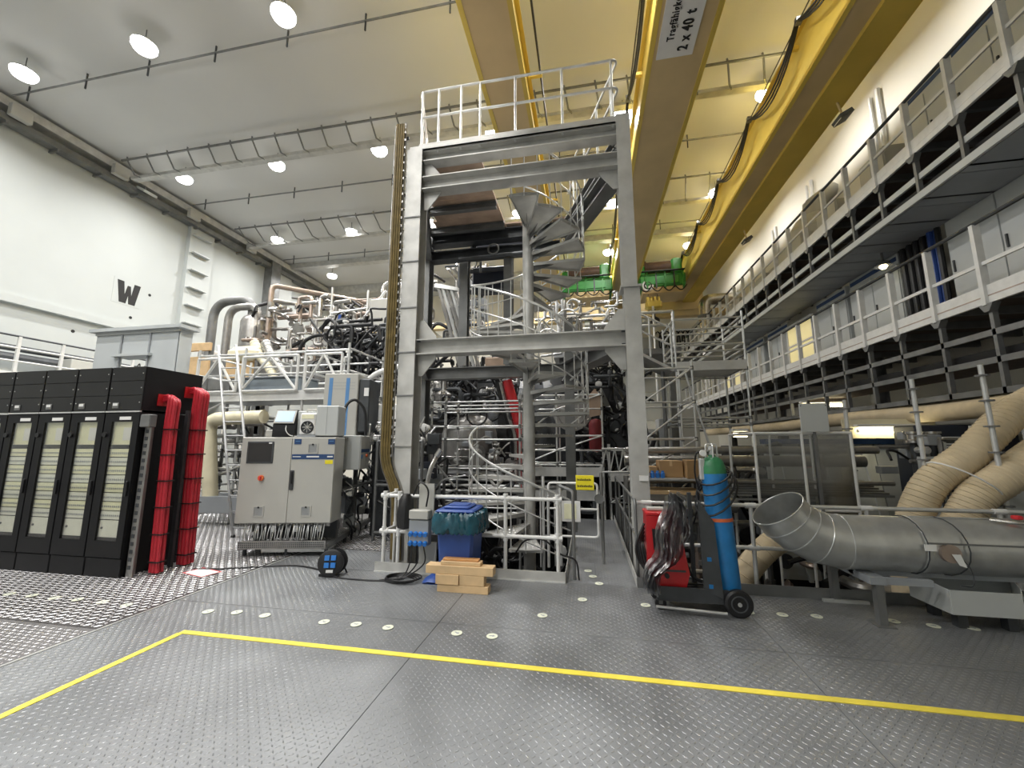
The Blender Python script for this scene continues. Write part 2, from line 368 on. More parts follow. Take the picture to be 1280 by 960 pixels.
# wall letter and marks
lw = O('wall_letter', MB().box(-21.5, -21.492, 13.9, 15.12, 8.30, 9.52), wallm, wl, label='white field of the wall letter')
wp = [(-.50, .52), (-.22, .52), (-.14, -.10), (-.06, .36), (.08, .36), (.14, -.10), (.22, .52), (.50, .52), (.34, -.52), (.06, -.52), (.01, -.12), (-.05, -.52), (-.33, -.52)]
O('letter', MB().prism([(-21.492, 14.53 + a, 8.90 + b) for a, b in wp], (.006, 0, 0)), ink, lw, smooth=False)
for a, b in ((187, 369), (163, 397), (91, 414)):
    p = P(a, b, x=-21.5); O('anchor_hole', MB().cyl((-21.51, p.y, p.z), (-21.492, p.y, p.z), 0.07, 10), ink, wl)
ST('trim_2', MB().box(-21.5, -21.28, -2, 16.5, 7.05, 7.35), wallm)                  # ledge on the left wall
# pilaster with bracket shelves
pl = ST('trim_3', MB().box(-21.5, -21.25, 16.9, 18.3, -3, 13.9), wallm)
for z in (13.2, 12.2, 11.2, 10.2, 9.2, 8.2): ST('bracket', MB().box(-21.25, -21.0, 17.0, 18.0, z, z + .05), cabg, pl)
ST('trim_4', MB().box(-21.5, -20.9, 22.3, 23.1, -3, 14.2), galvd)                    # steel wall column
ST('trim_5', MB().box(-21.5, -21.2, 23.1, 24.6, 11.8, 13.8), cabg)
# cable duct along the top of the left wall
cd = ST('trim_6', MB().box(-21.5, -20.95, -6, 31.5, 14.25, 14.6), galv)
ST('cable_trough', MB().box(-21.45, -21.0, -6, 31.5, 13.72, 13.78).box(-21.03, -21.0, -6, 31.5, 13.78, 13.98), galvd, cd)
for k in range(24): ST('bracket', MB().box(-21.5, -21.0, -5.5 + k * 1.5, -5.42 + k * 1.5, 13.6, 13.72), galvd, cd)
bx = [(28, 127, 'nearest the frame edge'), (152, 200, 'at the first cable ladder'), (243, 258, 'above the bracketed pilaster'), (315, 297, 'beyond the pilaster')]
for a, b, tx in bx:
    p = P(a, b, x=-20.9)
    TH('junction_box', 'white junction box under the ceiling channel, ' + tx, 'junction box', MB().cbox(-20.95, -20.72, p.y - .3, p.y + .3, 13.9, 14.4, .02), lgrey, 'white boxes along the ceiling channel')
p = P(182, 238, x=-20.9)
fl_ = T('floodlight', 'small tilted floodlight hanging from the ceiling channel on the left wall', 'floodlight', p)
O('housing', MB().obox(p + V((.1, 0, -.1)), (.55, .6, .12), Matrix.Rotation(.5, 3, 'Y')), cabg, fl_); O('arm', MB().cyl(p + V((0, 0, 0)), p + V((-.15, 0, .45)), .03), galvd, fl_)

# ---- ceiling lamps
l0 = None
rows = {8.5: 'first visible row from the camera', 14.0: 'second row from the camera', 19.8: 'third row from the camera', 25.2: 'fourth row from the camera', 3.0: 'row above the camera', -2.5: 'row behind the camera', -8: 'last row behind the camera'}
cols_ = {-18.4: 'nearest the left wall', -13.4: 'second from the left wall', -8.4: 'third from the left wall', -3.4: 'left of the leftmost yellow girder', 1.65: 'between the left yellow girders', 6.6: 'above the right hand yellow girder'}
for (x, y) in LAMPS:
    if l0 is None:
        l0 = T('ceiling_lamp', 'x', 'lamp', (0, 0, 0), 'round high bay lamps under the ceiling', local=True)
        O('rod', MB().cyl((0, 0, 0), (0, 0, .4), .015, 6), galvd, l0)
        O('housing', MB().lathe([(.06, .06), (.12, .0), (.32, -.10), (.34, -.16)], n=16), cabg, l0)
        O('diffuser', MB().lathe([(.33, -.16), (.33, -.24), (.27, -.34), (.12, -.38)], n=16), lampm, l0)
        s = l0; s.location = (x, y, LAMP_Z)
    else: s = dup(l0, (x, y, LAMP_Z))
    s['label'] = 'round bright ceiling lamp ' + cols_[x] + ', ' + rows[y]
# ---- ceiling pipes and cable ladders
for i, (y, tx) in enumerate(((9.35, 'nearest the camera'), (16.3, 'middle one between two cable ladders'), (22.9, 'the furthest one'))):
    t = T('ceiling_pipe', 'thin grey sprinkler pipe crossing the white ceiling, ' + tx, 'pipe', (0, y, HC - .25), 'thin pipes under the ceiling')
    O('pipe', MB().cyl((-20.6, y, HC - .25), (9.3, y, HC - .25), .035, 6), galvd, t)
    for k in range(11): x = -19.8 + k * 2.7; O('hanger', MB().box(x - .02, x + .02, y - .02, y + .02, HC - .6, HC), darks, t)
for y, wd, tx in ((12.9, .5, 'nearer cable ladder'), (18.9, 1.1, 'wider cable ladder behind it')):
    t = T('cable_ladder', 'grey hanging cable ladder across the ceiling, ' + tx, 'cable tray', (0, y, HC - .9), 'cable ladders under the ceiling')
    O('side_rail', MB().box(-20.6, 9.3, y - .03, y + .03, HC - .22, HC - .15), galvd, t)
    O('tray', MB().box(-20.6, 9.3, y + wd - .05, y + wd + .22, HC - .80, HC - .76).box(-20.6, 9.3, y + wd - .05, y + wd - .03, HC - .76, HC - .66), galv, t)
    for k in range(27):
        x = -20.3 + k * 1.1
        O('hanger', MB().tube([(x, y, HC - .05), (x + .02, y, HC - .2), (x + .12, y + wd * .6, HC - .75), (x + .25, y + wd, HC - .78)], .035, 5), galvd, t)
ST('trim_7', MB().box(-21.5, 9.5, 28.4, 29.0, HC - .7, HC), galv)                   # far steel cross beam
ST('trim_8', MB().box(-21.5, 9.5, 24.0, 24.5, HC - .35, HC), galv)

# ================================================================== CRANES
def girder(x0, x1, label, y0=-6, y1=28, zb=11.5, zt=13.1):
    t = T('crane_girder', label, 'crane girder', ((x0 + x1) / 2, y1, zb), 'yellow overhead crane girders')
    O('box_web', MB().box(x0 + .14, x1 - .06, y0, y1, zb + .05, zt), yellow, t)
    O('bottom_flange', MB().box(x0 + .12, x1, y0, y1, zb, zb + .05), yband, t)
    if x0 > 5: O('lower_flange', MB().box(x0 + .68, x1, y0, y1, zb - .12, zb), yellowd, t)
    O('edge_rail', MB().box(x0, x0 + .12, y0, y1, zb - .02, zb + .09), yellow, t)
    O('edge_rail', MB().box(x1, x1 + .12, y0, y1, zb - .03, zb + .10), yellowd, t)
    O('walk_rail', MB().box(x0 + .04, x1 + .06, y0, y1, zt, zt + .05), yellow, t)
    for k in range(7): O('bracket', MB().box(x0 - .14, x0 + .14, y0 + 2 + k * 5, y0 + 2.1 + k * 5, zt - .35, zt - .25), yellow, t)
    return t
gl = girder(-2.62, -1.50, 'leftmost yellow crane girder, behind the stair tower')
gm = girder(1.78, 3.15, 'middle yellow crane girder carrying the load sign')
gr = girder(6.0, 7.45, 'right hand yellow crane girder with festoon cable, nearest the gallery')
sg = O('load_sign', MB().box(1.98, 2.85, 6.0, 9.38, 11.46, 11.5), paper, gm, label='white load capacity sign')
text('2 x 40 t   2', .33, ink, frame((2.58, 8.52, 11.452), (0, -1, 0), (-1, 0, 0)), sg, 'lettering', .008, .010, .78)
text('Tragfähigkeit', .235, ink, frame((2.24, 8.36, 11.452), (0, -1, 0), (-1, 0, 0)), sg, 'lettering', .008, .004, .78)
def festoon(x, z, y0, y1, n, label, sag=.75, k=3):
    t = T('festoon_cable', label, 'cable', (x, (y0 + y1) / 2, z), 'festoon cables along the girders')
    O('track_wire', MB().cyl((x, y0, z), (x, y1, z), .02, 6), darks, t)
    st = (y1 - y0) / n
    for i in range(n):
        a = y0 + i * st
        for q in range(k):
            O('cable', MB().tube([(x - .02 - q * .035, a + st * j / 8, z - .05 - (sag * (1 - .12 * q)) * (1 - (2 * j / 8 - 1) ** 2)) for j in range(9)], .028, 6), black, t)
        O('carriage', MB().box(x - .1, x + .04, a - .06, a + .06, z - .12, z + .06), galvd, t)
festoon(5.86, 12.95, -3, 27, 9, 'black looping cable along the right hand yellow girder')
festoon(1.62, 12.95, -3, 27, 6, 'black looping cable on the middle yellow girder', .9, 2)
t = T('pull_wire', 'thin black cable beside the leftmost yellow girder', 'cable', (-1.1, 10, 12.4))
O('wire', MB().cyl((-1.05, -3, 12.3), (-1.05, 27.5, 12.3), .03, 6), black, t)
for k in range(9): O('bracket', MB().box(-1.40, -1.0, 1 + 3 * k, 1.08 + 3 * k, 12.25, 12.32), yellow, t)
ST('trim_9', MB().box(-21.5, 9.5, 28.1, 28.7, 10.5, 10.9), yband)
for k in range(8): ST('bracket', MB().box(-20 + k * 4, -19.6 + k * 4, 28.2, 32.0, 10.2, 10.5), panelg, bpy.data.objects['trim_9'])
TH('end_carriage', 'yellow end carriage joining the two right hand girders at the back', 'crane carriage', MB().box(1.2, 8.0, 28.0, 28.8, 10.9, 12.0).box(1.2, 8, 28.1, 28.7, 12, 12.4), yband)
TH('end_carriage', 'yellow end carriage of the leftmost girder at the back wall', 'crane carriage', MB().box(-3.4, 1.0, 28.0, 28.8, 10.9, 12.0), yband)
def trolley(x0, x1, label, y=23.6):
    t = T('crane_trolley', label, 'crane trolley', ((x0 + x1) / 2, y, 10.7), 'green crane trolleys')
    O('frame', MB().cbox(x0, x1, y - .2, y + 2, 10.85, 11.7, .08).cbox(x0 + .3, x1 - .4, y - .25, y - .2, 11.0, 11.5, .02), green, t)
    O('rope_drum', MB().lathe([(.0, 0), (.46, 0), (.46, .08), (.38, .1), (.38, x1 - x0 - 1.0), (.46, x1 - x0 - .98), (.46, x1 - x0 - .9), (0, x1 - x0 - .9)], (x0 + .4, y + .5, 12.3), (1, 0, 0)), brown, t)
    O('motor', MB().cbox(x1 - .7, x1 - .1, y, y + 1.2, 11.7, 12.7, .1), green, t)
    O('gearbox', MB().cbox(x0, x0 + .4, y + .1, y + 1, 11.7, 12.4, .08), green, t)
    O('lower_frame', MB().box(x0 + .2, x1 - .2, y - .15, y + 1.6, 10.5, 10.86), yband, t)
    for k in range(5): x = x0 + .4 + k * .5; O('cross_bar', MB().box(x, x + .08, y - .28, y - .2, 10.75, 11.85), darks if k % 2 else green, t)
    O('cable', MB().tube([(x0 + (x1 - x0) * q / 40, y - .3, 10.85 - .3 * abs(math.sin(q * PI / 10))) for q in range(41)], .035, 6), black, t)
    O('walkway', MB().box(x0 + .1, x1 - .1, y - .5, y - .3, 11.72, 11.76), darks, t)
    return t
tr1 = trolley(3.25, 5.85, 'green crane trolley between the middle and right hand girders')
tr2 = trolley(-1.3, 1.7, 'green crane trolley seen through the spiral stair')
O('emblem', MB().cyl((3.72, 23.40, 10.96), (3.72, 23.38, 10.96), .33, 20), paper, tr1, label='round white emblem')
O('emblem_print', MB().torus((3.72, 23.37, 10.96), .2, .035, (0, 1, 0)).box(3.62, 3.82, 23.355, 23.375, 10.93, 10.99), ink, tr1)
hk = T('crane_hook', 'yellow hook block hanging below the green trolley', 'crane hook', (4.0, 23.6, 8.7))
O('rope', MB().cyl((3.75, 23.6, 10.0), (3.75, 23.6, 10.6), .02, 5).cyl((4.25, 23.6, 10.0), (4.25, 23.6, 10.6), .02, 5), darks, hk)
O('sheave_block', MB().cbox(3.55, 4.45, 23.3, 23.9, 9.55, 10.05, .1), yellow, hk)
for q in range(4): O('sheave', MB().cyl((3.62 + q * .2, 23.6, 10.0), (3.74 + q * .2, 23.6, 10.0), .32, 14), yellow, hk)
O('hook', MB().tube(catmull([(4, 23.6, 9.6), (4, 23.6, 9.1), (4.22, 23.6, 8.9), (4.1, 23.6, 8.6), (3.85, 23.6, 8.65), (3.8, 23.6, 8.85)]), .1, 8), black, hk)

# ================================================================== RIGHT GALLERIES
def catwalk(zd, zr, label, y0, y1, hang, x=6.5, xi=8.4, xr=9.5):
    t = T('gallery', label, 'gallery', (x, (y0 + y1) / 2, zd), 'long steel galleries on the right wall')
    n = int((y1 - y0) / .97)
    for k in range(n):
        a = y0 + k * .97; b = a + .965
        O('deck_grating', MB().box(x + .06, xr, a, b, zd + .20, zd + .24), mesh_br, t)
        O('fascia_panel', MB().box(x, x + .05, a, b, zd - .02, zd + .28), whitep, t)
        O('post', MB().box(x - .05, x + .06, a - .035, a + .035, zd - .05, zr - .02), whitep, t)
        O('mid_rail', MB().box(x - .01, x + .025, a, b, zd + .62, zd + .68), whitep, t)
        O('toe_line', MB().box(x - .004, x, a, b, zd + .09, zd + .11), copper if zd < 6 else whitep, t)
        O('joist', MB().box(x + .05, xr, a - .04, a + .04, zd + .06, zd + .2), galvd, t)
        O('hanger', MB().box(x + .02, x + .10, a - .03, a + .03, zd - hang, zd - .05).prism([(x - .03, a - .12, zd - .03), (x - .03, a + .12, zd - .03), (x - .03, a + .04, zd - .16), (x - .03, a - .04, zd - .16)], (.12, 0, 0)), galvd, t)
        O('tray_bearer', MB().box(x + .05, x + 1.25, a - .025, a + .025, zd - hang, zd - hang + .05), galvd, t)
    O('handrail', MB().cyl((x, y0, zr), (x, y1, zr), .035, 8), darks, t)
    return t, n
cu, n = catwalk(7.45, 8.62, 'upper gallery with white posts along the right wall', 1.75, 29, .95)
O('tray_rail', MB().box(6.5, 6.55, 1, 29, 6.48, 6.62), cabg, cu); O('tray_rail', MB().box(6.55, 6.6, 1, 29, 6.9, 7.02), cabg, cu)
for k in range(26): O('tray_floor', MB().box(6.6, 7.75, 1.5 + k * 1.05, 2.53 + k * 1.05, 6.50, 6.53), midg, cu)
O('cable_bundle', MB().box(6.65, 7.6, 1.5, 29, 6.55, 6.8), blackp, cu)
cl, n = catwalk(4.05, 5.42, 'lower gallery with white posts along the right wall', 2.75, 29, 1.5)
for z in (2.55, 3.05, 3.5): O('tray_rail', MB().box(6.52, 6.57, 2, 29, z, z + .1), galvd, cl)
for k in range(25):
    for z in (2.60, 3.1): O('tray_floor', MB().box(6.6, 7.7, 2.5 + k * 1.05, 3.53 + k * 1.05, z, z + .02), galvd if z < 3 else mesh_br, cl)
O('cable_bundle', MB().box(6.65, 7.5, 2.5, 29, 3.12, 3.3), blackp, cl)
O('column', MB().ibeam((8.4, 3.0, -3.2), (8.4, 3.0, 14), .3, .3, up=(1, 0, 0)), galvd, cl)
for y in (13, 19, 25): O('column', MB().ibeam((8.2, y, -3.2), (8.2, y, 7.5), .3, .3, up=(1, 0, 0)), galvd, cl)

def cabinet(x, y, z, L, h, label, d=.6, doors=2, group=None, m=cabg, stripe=True):
    t = T('electrical_cabinet', label, 'cabinet', (x + d / 2, y + L / 2, z), group)
    O('body', MB().cbox(x, x + d, y, y + L, z, z + h, .01), m, t)
    for k in range(doors):
        a = y + L * k / doors + .015; b = y + L * (k + 1) / doors - .015
        dr = O('door', MB().cbox(x - .03, x - .002, a, b, z + .1, z + h - (.28 if stripe else .05), .006), m, t)
        O('handle', MB().box(x - .06, x - .03, b - .1, b - .07, z + h * .42, z + h * .52), darks, dr)
    if stripe: O('name_strip', MB().box(x - .012, x - .001, y + .05, y + L - .05, z + h - .2, z + h - .09), stripeb, t, label='dark blue strip')
    return t
ups = [(3.6, 1.9, 2.2, 'nearest the camera'), (5.6, 1.6, 2.2, 'second from the camera'), (7.25, 1.6, 2.25, 'third from the camera'), (8.9, 1.25, 2.2, 'fourth from the camera')]
for y, L, h, tx in ups: cabinet(7.7, y, 7.69, L, h, 'grey cabinet with blue strip on the upper gallery, ' + tx, group='cabinets on the upper gallery')
for y, L, h, tx in [(10.6, .9, 1.5, 'just past the tall grey cabinets'), (12.6, 1.0, 1.35, 'middle low one'), (14.6, 1.7, 1.4, 'beside the wall pipe'), (17.6, 1.5, 1.2, 'in the dim stretch'), (20.4, 2.0, 1.2, 'furthest back')]:
    cabinet(7.5, y, 7.69, L, h, 'low pale cabinet on the upper gallery, ' + tx, group='low pale cabinets on the upper gallery', stripe=False, m=lgrey)
los = [(5.3, 2.0, 2.5, 'nearest the camera'), (7.5, 2.2, 2.55, 'left of the dark cable riser'), (11.1, 1.9, 2.25, 'right of the wall lamp'), (13.2, 1.6, 2.2, 'beside the lit windows'), (16.8, 1.8, 2.2, 'beyond the lit windows'), (19.0, 2.0, 2.2, 'furthest back')]
for y, L, h, tx in los: cabinet(7.8, y, 4.29, L, h, 'grey double door cabinet on the lower gallery, ' + tx, group='cabinets on the lower gallery')
cabinet(8.6, 5.0, 4.29, 2.4, 3.0, 'warm lit booth wall behind the lower gallery rail', doors=2, stripe=False, m=foam)
ri = T('cable_riser', 'dark cable riser with black and blue hoses on the lower gallery', 'cables', (8, 10.3, 4.3))
for k in range(12): O('riser_cable', MB().cyl((7.75 + .05 * (k % 2), 9.85 + k * .1, 4.3), (7.75 + .05 * (k % 2), 9.85 + k * .1, 6.5), .055, 8), blue if k in (1, 2) else black, ri)
for y, L, tx in ((14.95, .75, 'right one of the lit pair'), (15.85, .75, 'left one of the lit pair'), (21.5, .9, 'small far one above the scaffold'), (23.2, .9, 'furthest small one above the scaffold')):
    wv = T('lit_window', 'yellow lit window on the lower gallery, ' + tx, 'window', (7.7, y, 4.6), 'lit windows on the lower gallery')
    O('window_frame', MB().box(7.66, 7.74, y - .06, y, 4.5, 6.2).box(7.66, 7.74, y + L, y + L + .06, 4.5, 6.2).box(7.66, 7.74, y, y + L, 6.12, 6.2).box(7.66, 7.74, y, y + L, 4.5, 4.58).box(7.66, 7.74, y, y + L, 5.35, 5.42), whitep, wv)
    O('window_pane', MB().box(7.69, 7.71, y, y + L, 4.58, 5.35), winm, wv); O('window_pane', MB().box(7.69, 7.71, y, y + L, 5.42, 6.12), winm, wv)
for y in (7.0, 12.0, 20.0):
    t = T('air_unit', 'grey air conditioner under the upper gallery, ' + {7.0: 'above the nearest grey cabinet', 12.0: 'above the middle cabinet', 20.0: 'in the far dim stretch'}[y], 'air conditioner', (7.6, y, 6.0), 'air conditioners under the upper gallery')
    O('housing', MB().cbox(7.8, 8.5, y, y + .9, 6.9, 7.4, .06), midg, t); O('fan_grille', MB().torus((7.79, y + .45, 7.15), .18, .02, (1, 0, 0)), darks, t)
lamp = T('wall_lamp', 'small shining lamp on a stalk below the upper gallery', 'lamp', (7.4, 11.0, 6.2))
O('stalk', MB().cyl((7.4, 11, 6.2), (7.4, 11, 6.5), .025), galvd, lamp); O('shade', MB().lathe([(.02, .1), (.12, .06), (.18, -.05)], (7.4, 11, 6.2)), silver, lamp); O('bulb', MB().lathe([(.02, .05), (.1, .0), (.05, -.08)], (7.4, 11, 6.17)), tubem, lamp)
# things on the right wall
for (a, b, y, r, tx) in ((1000, 300, 21.5, .28, 'further left one'), (1012, 260, 16.0, .2, 'nearer one')):
    pass
t = T('wall_pipe', 'shiny vertical ventilation pipe at the far end of the upper gallery', 'pipe', (8.0, 25.0, 4))
O('pipe', MB().tube(bend([(7.3, 25.5, 4.5), (7.3, 25.5, 10.6), (9.4, 25.5, 10.6)], .5), .35, 14), silver, t); O('collar', MB().cyl((7.3, 25.5, 9.4), (7.3, 25.5, 9.6), .4, 14), galvd, t)
for (y, z, tx) in ((11.6, 10.9, 'nearer of the two below the girder'), (18.6, 10.9, 'further of the two below the girder')):
    t = T('floodlight', 'dark floodlight pointing down, ' + tx, 'floodlight', (7.3, y, z), 'floodlights below the right girder')
    O('housing', MB().obox((7.35, y, z), (.36, .4, .12), Matrix.Rotation(-.5, 3, 'Y')), darks, t); O('bracket', MB().cyl((7.35, y, z + .05), (7.25, y, z + .55), .03), yband, t)
    O('lens', MB().obox((7.32, y, z - .065), (.28, .32, .02), Matrix.Rotation(-.5, 3, 'Y')), paper, t)
for k, (y, zz) in enumerate(((13.2, 13), (17.2, 12.6), (20.5, 12.4))):
    t = T('wall_conduit', 'white conduit on the cream right wall, ' + ['nearest of three', 'middle of three', 'furthest of three'][k], 'conduit', (9.4, y, 7.7), 'conduits on the right wall')
    O('pipe', MB().cyl((9.42, y, 7.7), (9.42, y, zz), .07, 8), whitep, t); O('pipe', MB().cyl((9.42, y + .35, 7.7), (9.42, y + .35, zz), .05, 8), whitep, t)
    O('wall_box', MB().cbox(9.1, 9.5, y - .2, y + .7, 9.4, 10.3, .03), lgrey, t)
t = T('air_handler', 'white rounded ventilation hood on the right wall beyond the girder', 'ventilation', (8.6, 15.5, 9))
O('hood', MB().lathe([(.0, 0), (.85, 0), (.9, .4), (.6, .9), (.3, 1.1), (.3, 1.6), (0, 1.6)], (8.7, 16.0, 9.3), n=18), lgrey, t); O('duct', MB().cyl((8.7, 16, 10.8), (9.5, 16, 11.4), .3, 12), lgrey, t)
# coil of festoon cable by the back wall
t = T('cable_coils', 'black looped cable hanging on the back wall below the right girder', 'cable', (6, 31.5, 8.4))
for k in range(8): O('loop', MB().tube([(5.6 + k * .34 + .26 * math.cos(q * PI / 8), 31.86, 9.6 + .85 * math.sin(q * PI / 8)) for q in range(16)], .05, 6, closed=True), black, t)
TH('support_pipe', 'grey pipe crossing the back wall below the looped cable', 'pipe', MB().tube(bend([(3.6, 31.62, 6.4), (5.4, 31.62, 8.1), (8.4, 31.62, 8.1)], .4), .28, 10), galvd)
for i in range(6):
    for j in range(3): ST('wall_panel', MB().box(-2.4 + i * 2, -.44 + i * 2, 31.94, 32.0, 3.5 + j * 2.2, 5.66 + j * 2.2), panelg, bpy.data.objects['wall_back'])
# ================================================================== LEFT FOREGROUND: black racks
def rack(xr, label):
    W = .60; D = .85; y = 4.5
    x0 = xr - W
    t = T('server_rack', label, 'rack cabinet', (x0 + W / 2, y + D / 2, 0), 'row of black rack cabinets')
    O('body', MB().box(x0, x0 + .02, y + .02, y + D, 0, 2.19).box(xr - .02, xr, y + .02, y + D, 0, 2.19).box(x0 + .02, xr - .02, y + D - .02, y + D, 0, 2.19).box(x0 + .02, xr - .02, y + .04, y + D - .02, 2.15, 2.19), blackp, t)
    O('plinth', MB().cbox(x0 + .003, xr - .003, y + .01, y + D, 0, .24, .005), blackp, t)
    O('top_box', MB().box(x0 + .004, xr - .004, y + .012, y + D, 2.22, 2.84), blackp, t)
    for k in range(3):
        pn = O('top_panel', MB().cbox(x0 + .006, xr - .006, y - .004, y + .010, 2.225 + k * .207, 2.225 + k * .207 + .203, .003), charc, t)
        b = MB()
        for sx in (x0 + .04, xr - .04):
            b.cyl((sx, y - .004, 2.33 + k * .207), (sx, y - .009, 2.33 + k * .207), .008, 8)
        O('screw', b, galvb, pn)
    O('edge_strip', MB().box(x0, xr, y - .016, y + .01, 2.192, 2.212), galvb, t)
    lb = O('label_holder', MB().cbox(x0 + .10, x0 + .21, y - .014, y - .004, 2.25, 2.33, .004), galvd, t); O('label_card', MB().box(x0 + .115, x0 + .195, y - .017, y - .014, 2.285, 2.32), paper, lb)
    # door: four stiles, pane, tag
    z0, z1 = .25, 2.18; a, b, c, d = x0 + .13, x0 + .49, .46, 2.06
    dr = O('door', MB().box(x0 + .004, a, y - .006, y + .02, z0, z1).box(b, xr - .004, y - .006, y + .02, z0, z1).box(a, b, y - .006, y + .02, z0, c).box(a, b, y - .006, y + .02, d, z1), blackp, t)
    O('window_pane', MB().box(a, b, y + .006, y + .010, c, d), pane, dr)
    O('door_tag', MB().box(x0 + .26, x0 + .46, y - .010, y - .006, 2.085, 2.13), paper, dr)
    O('handle', MB().cbox(xr - .06, xr - .03, y - .03, y - .006, 1.05, 1.25, .006), black, dr)
    O('hinge_knob', MB().cyl((x0 + .05, y - .006, 1.88), (x0 + .05, y - .03, 1.88), .035, 10), black, dr)
    O('top_card', MB().box(x0 + .11, x0 + .51, y + .04, y + .06, 1.74, 2.10), rackin, t); O('top_card_sheet', MB().box(x0 + .3, x0 + .47, y + .034, y + .04, 1.8, 1.98), paper, t)
    z = 1.68
    for k in range(8):
        cd_ = O('card_module', MB().box(x0 + .11, x0 + .51, y + .032, y + .3, z - .105, z), rackin2 if k % 2 else rackin, t)
        q = MB()
        for i in range(11): q.box(x0 + .125 + i * .034, x0 + .141 + i * .034, y + .027, y + .032, z - .07, z - .045)
        O('port_row', q, midg, cd_)
        O('gap_shelf', MB().box(x0 + .11, x0 + .51, y + .07, y + .3, z - .118, z - .106), galvd, t)
        z -= .12
    O('blank_panel', MB().box(x0 + .11, x0 + .51, y + .032, y + .05, .50, z), rackin2, t)
    O('key_lock', MB().cyl((x0 + .17, y + .032, .62), (x0 + .17, y + .022, .62), .015, 8), darks, t)
    return t
for k, tx in enumerate(('the end one beside the red cables', 'second from the red cables', 'third from the red cables', 'fourth from the red cables', 'fifth one, cut by the frame edge')):
    rack(-6.12 - k * .615, 'tall black rack cabinet with glazed door, ' + tx)
def red_bundle(y0, z0, n, bx, label, thick):
    t = T('cable_bundle', label, 'cable bundle', (bx, y0, 0), 'red cable bundles beside the racks')
    for i in range(n):
        dx = .055 * (i % 3); dy = .052 * (i // 3)
        O('cable', MB().tube(bend([(-6.13, y0 + .05 + dy, z0 + .02 - dx * .6), (bx + .02 + dx, y0 + dy, z0 + .03 - dx * .3), (bx + dx, y0 + dy, z0 - .4), (bx + .06 + dx, y0 + dy, 0.02)], .22, 6), thick, 8), red, t)
    for k in range(6): O('cable_tie', MB().box(bx - .035 + .06 * (1 - k / 6), bx + .145 + .06 * (1 - k / 6), y0 - .035, y0 + .052 * ((n - 1) // 3) + .035, .15 + k * .36, .165 + k * .36), black, t)
    O('grommet', MB().box(-6.123, -6.11, y0 - .04, y0 + .20, z0 - .12, z0 + .05), redp, t)
    return t
red_bundle(4.74, 2.42, 6, -5.97, 'bundle of thick red cables against the rack side, nearer the camera', .026)
red_bundle(5.12, 2.58, 9, -5.97, 'wider bundle of thick red cables, further along the rack side', .028)
t = T('cable_tray', 'grey perforated cable tray standing upright between rack and red cables', 'cable tray', (-6.0, 4.6, 0))
O('tray_back', MB().box(-6.10, -6.085, 4.56, 4.68, 0, 2.1).box(-6.10, -5.98, 4.56, 4.575, 0, 2.1), silverd, t)
for k in range(20): O('slot', MB().box(-6.07, -6.02, 4.555, 4.56, .1 + k * .1, .15 + k * .1), darks, t)
O('lamp_box', MB().cbox(-6.12, -5.95, 4.5, 4.6, 1.98, 2.16, .01), galvd, t)
O('tray_back', MB().box(-5.99, -5.93, 5.02, 5.06, 0, 2.25), darks, t)
# grey hood behind racks
hd = T('sheet_metal_hood', 'large pale grey sheet metal housing on posts rising behind the black racks', 'housing', (-10.6, 8, 0))
for k in range(3): O('side_panel', MB().box(-11.85 + k * .83, -11.04 + k * .83, 7.5, 7.54, (3.3 if k != 1 else 3.85), 4.42), hoodg, hd)
O('side_panel', MB().box(-9.40, -9.36, 7.5, 7.8, 3.3, 4.42), hoodg, hd)
O('roof', MB().box(-11.95, -9.25, 7.38, 7.88, 4.45, 4.53), hoodg, hd); O('roof_rim', MB().box(-11.85, -9.35, 7.46, 7.5, 4.38, 4.45), cabg, hd)
for x in (-11.05, -10.2): O('seam_bar', MB().box(x - .02, x + .02, 7.47, 7.5, 3.3, 4.42), midg, hd)
O('shelf', MB().box(-11.2, -10.1, 7.4, 7.8, 3.82, 3.88), hoodg, hd); O('bottom_plate', MB().box(-11.85, -9.36, 7.5, 7.8, 3.26, 3.3), hoodg, hd)
for x in (-11.8, -9.4):
    for y in (7.55, 7.75): O('leg', MB().box(x - .04, x + .04, y - .04, y + .04, 0, 3.3), galvd, hd)
for k in range(4): O('wire', MB().tube(catmull([(-10.9 + k * .13, 7.6, 3.32), (-10.8 + k * .1, 7.55, 3.5 + .05 * k), (-10.6, 7.55, 3.42), (-10.4 + k * .05, 7.6, 3.6)]), .014, 5), darks, hd)

# ---- left gallery at the far wall
t = T('wall_gallery', 'long white gallery with rails and pipes low on the left wall', 'gallery', (-20, 10, 3))
O('deck', MB().box(-21.5, -18.8, 5, 20, 5.0, 5.12), cabg, t)
for k in range(13):
    y = 5.2 + k * 1.15
    O('post', MB().box(-18.85, -18.77, y - .04, y + .04, 5.0, 6.3), whitep, t); O('support', MB().box(-18.9, -18.8, y - .06, y + .06, -2.25, 5.0), whitep, t)
    O('wavy_cover', MB().cyl((-18.65, y, 4.95), (-18.65, y + 1.1, 4.95), .11, 8), lgrey, t)
for z in (5.45, 5.9, 6.3): O('rail', MB().cyl((-18.8, 5, z), (-18.8, 20, z), .035, 6), whitep if z < 6.2 else darks, t)
for z, r in ((5.9, .16), (6.25, .12)): O('dark_pipe', MB().tube(bend([(-21.0, 5, z), (-21.0, 16.3, z), (-21.0, 16.3, 5.2)], .4), r, 10), darks, t)
O('wall_cabinet', MB().cbox(-21.2, -20.4, 7, 8.2, 5.1, 6.2, .02), lgrey, t); O('wall_cabinet', MB().cbox(-21.2, -20.4, 12.2, 14.5, 5.1, 6.1, .02), lgrey, t)
O('stair_brace', MB().cyl((-18.8, 18, 6.1), (-18.8, 14, 4), .06), whitep, t); t.location.z -= .95

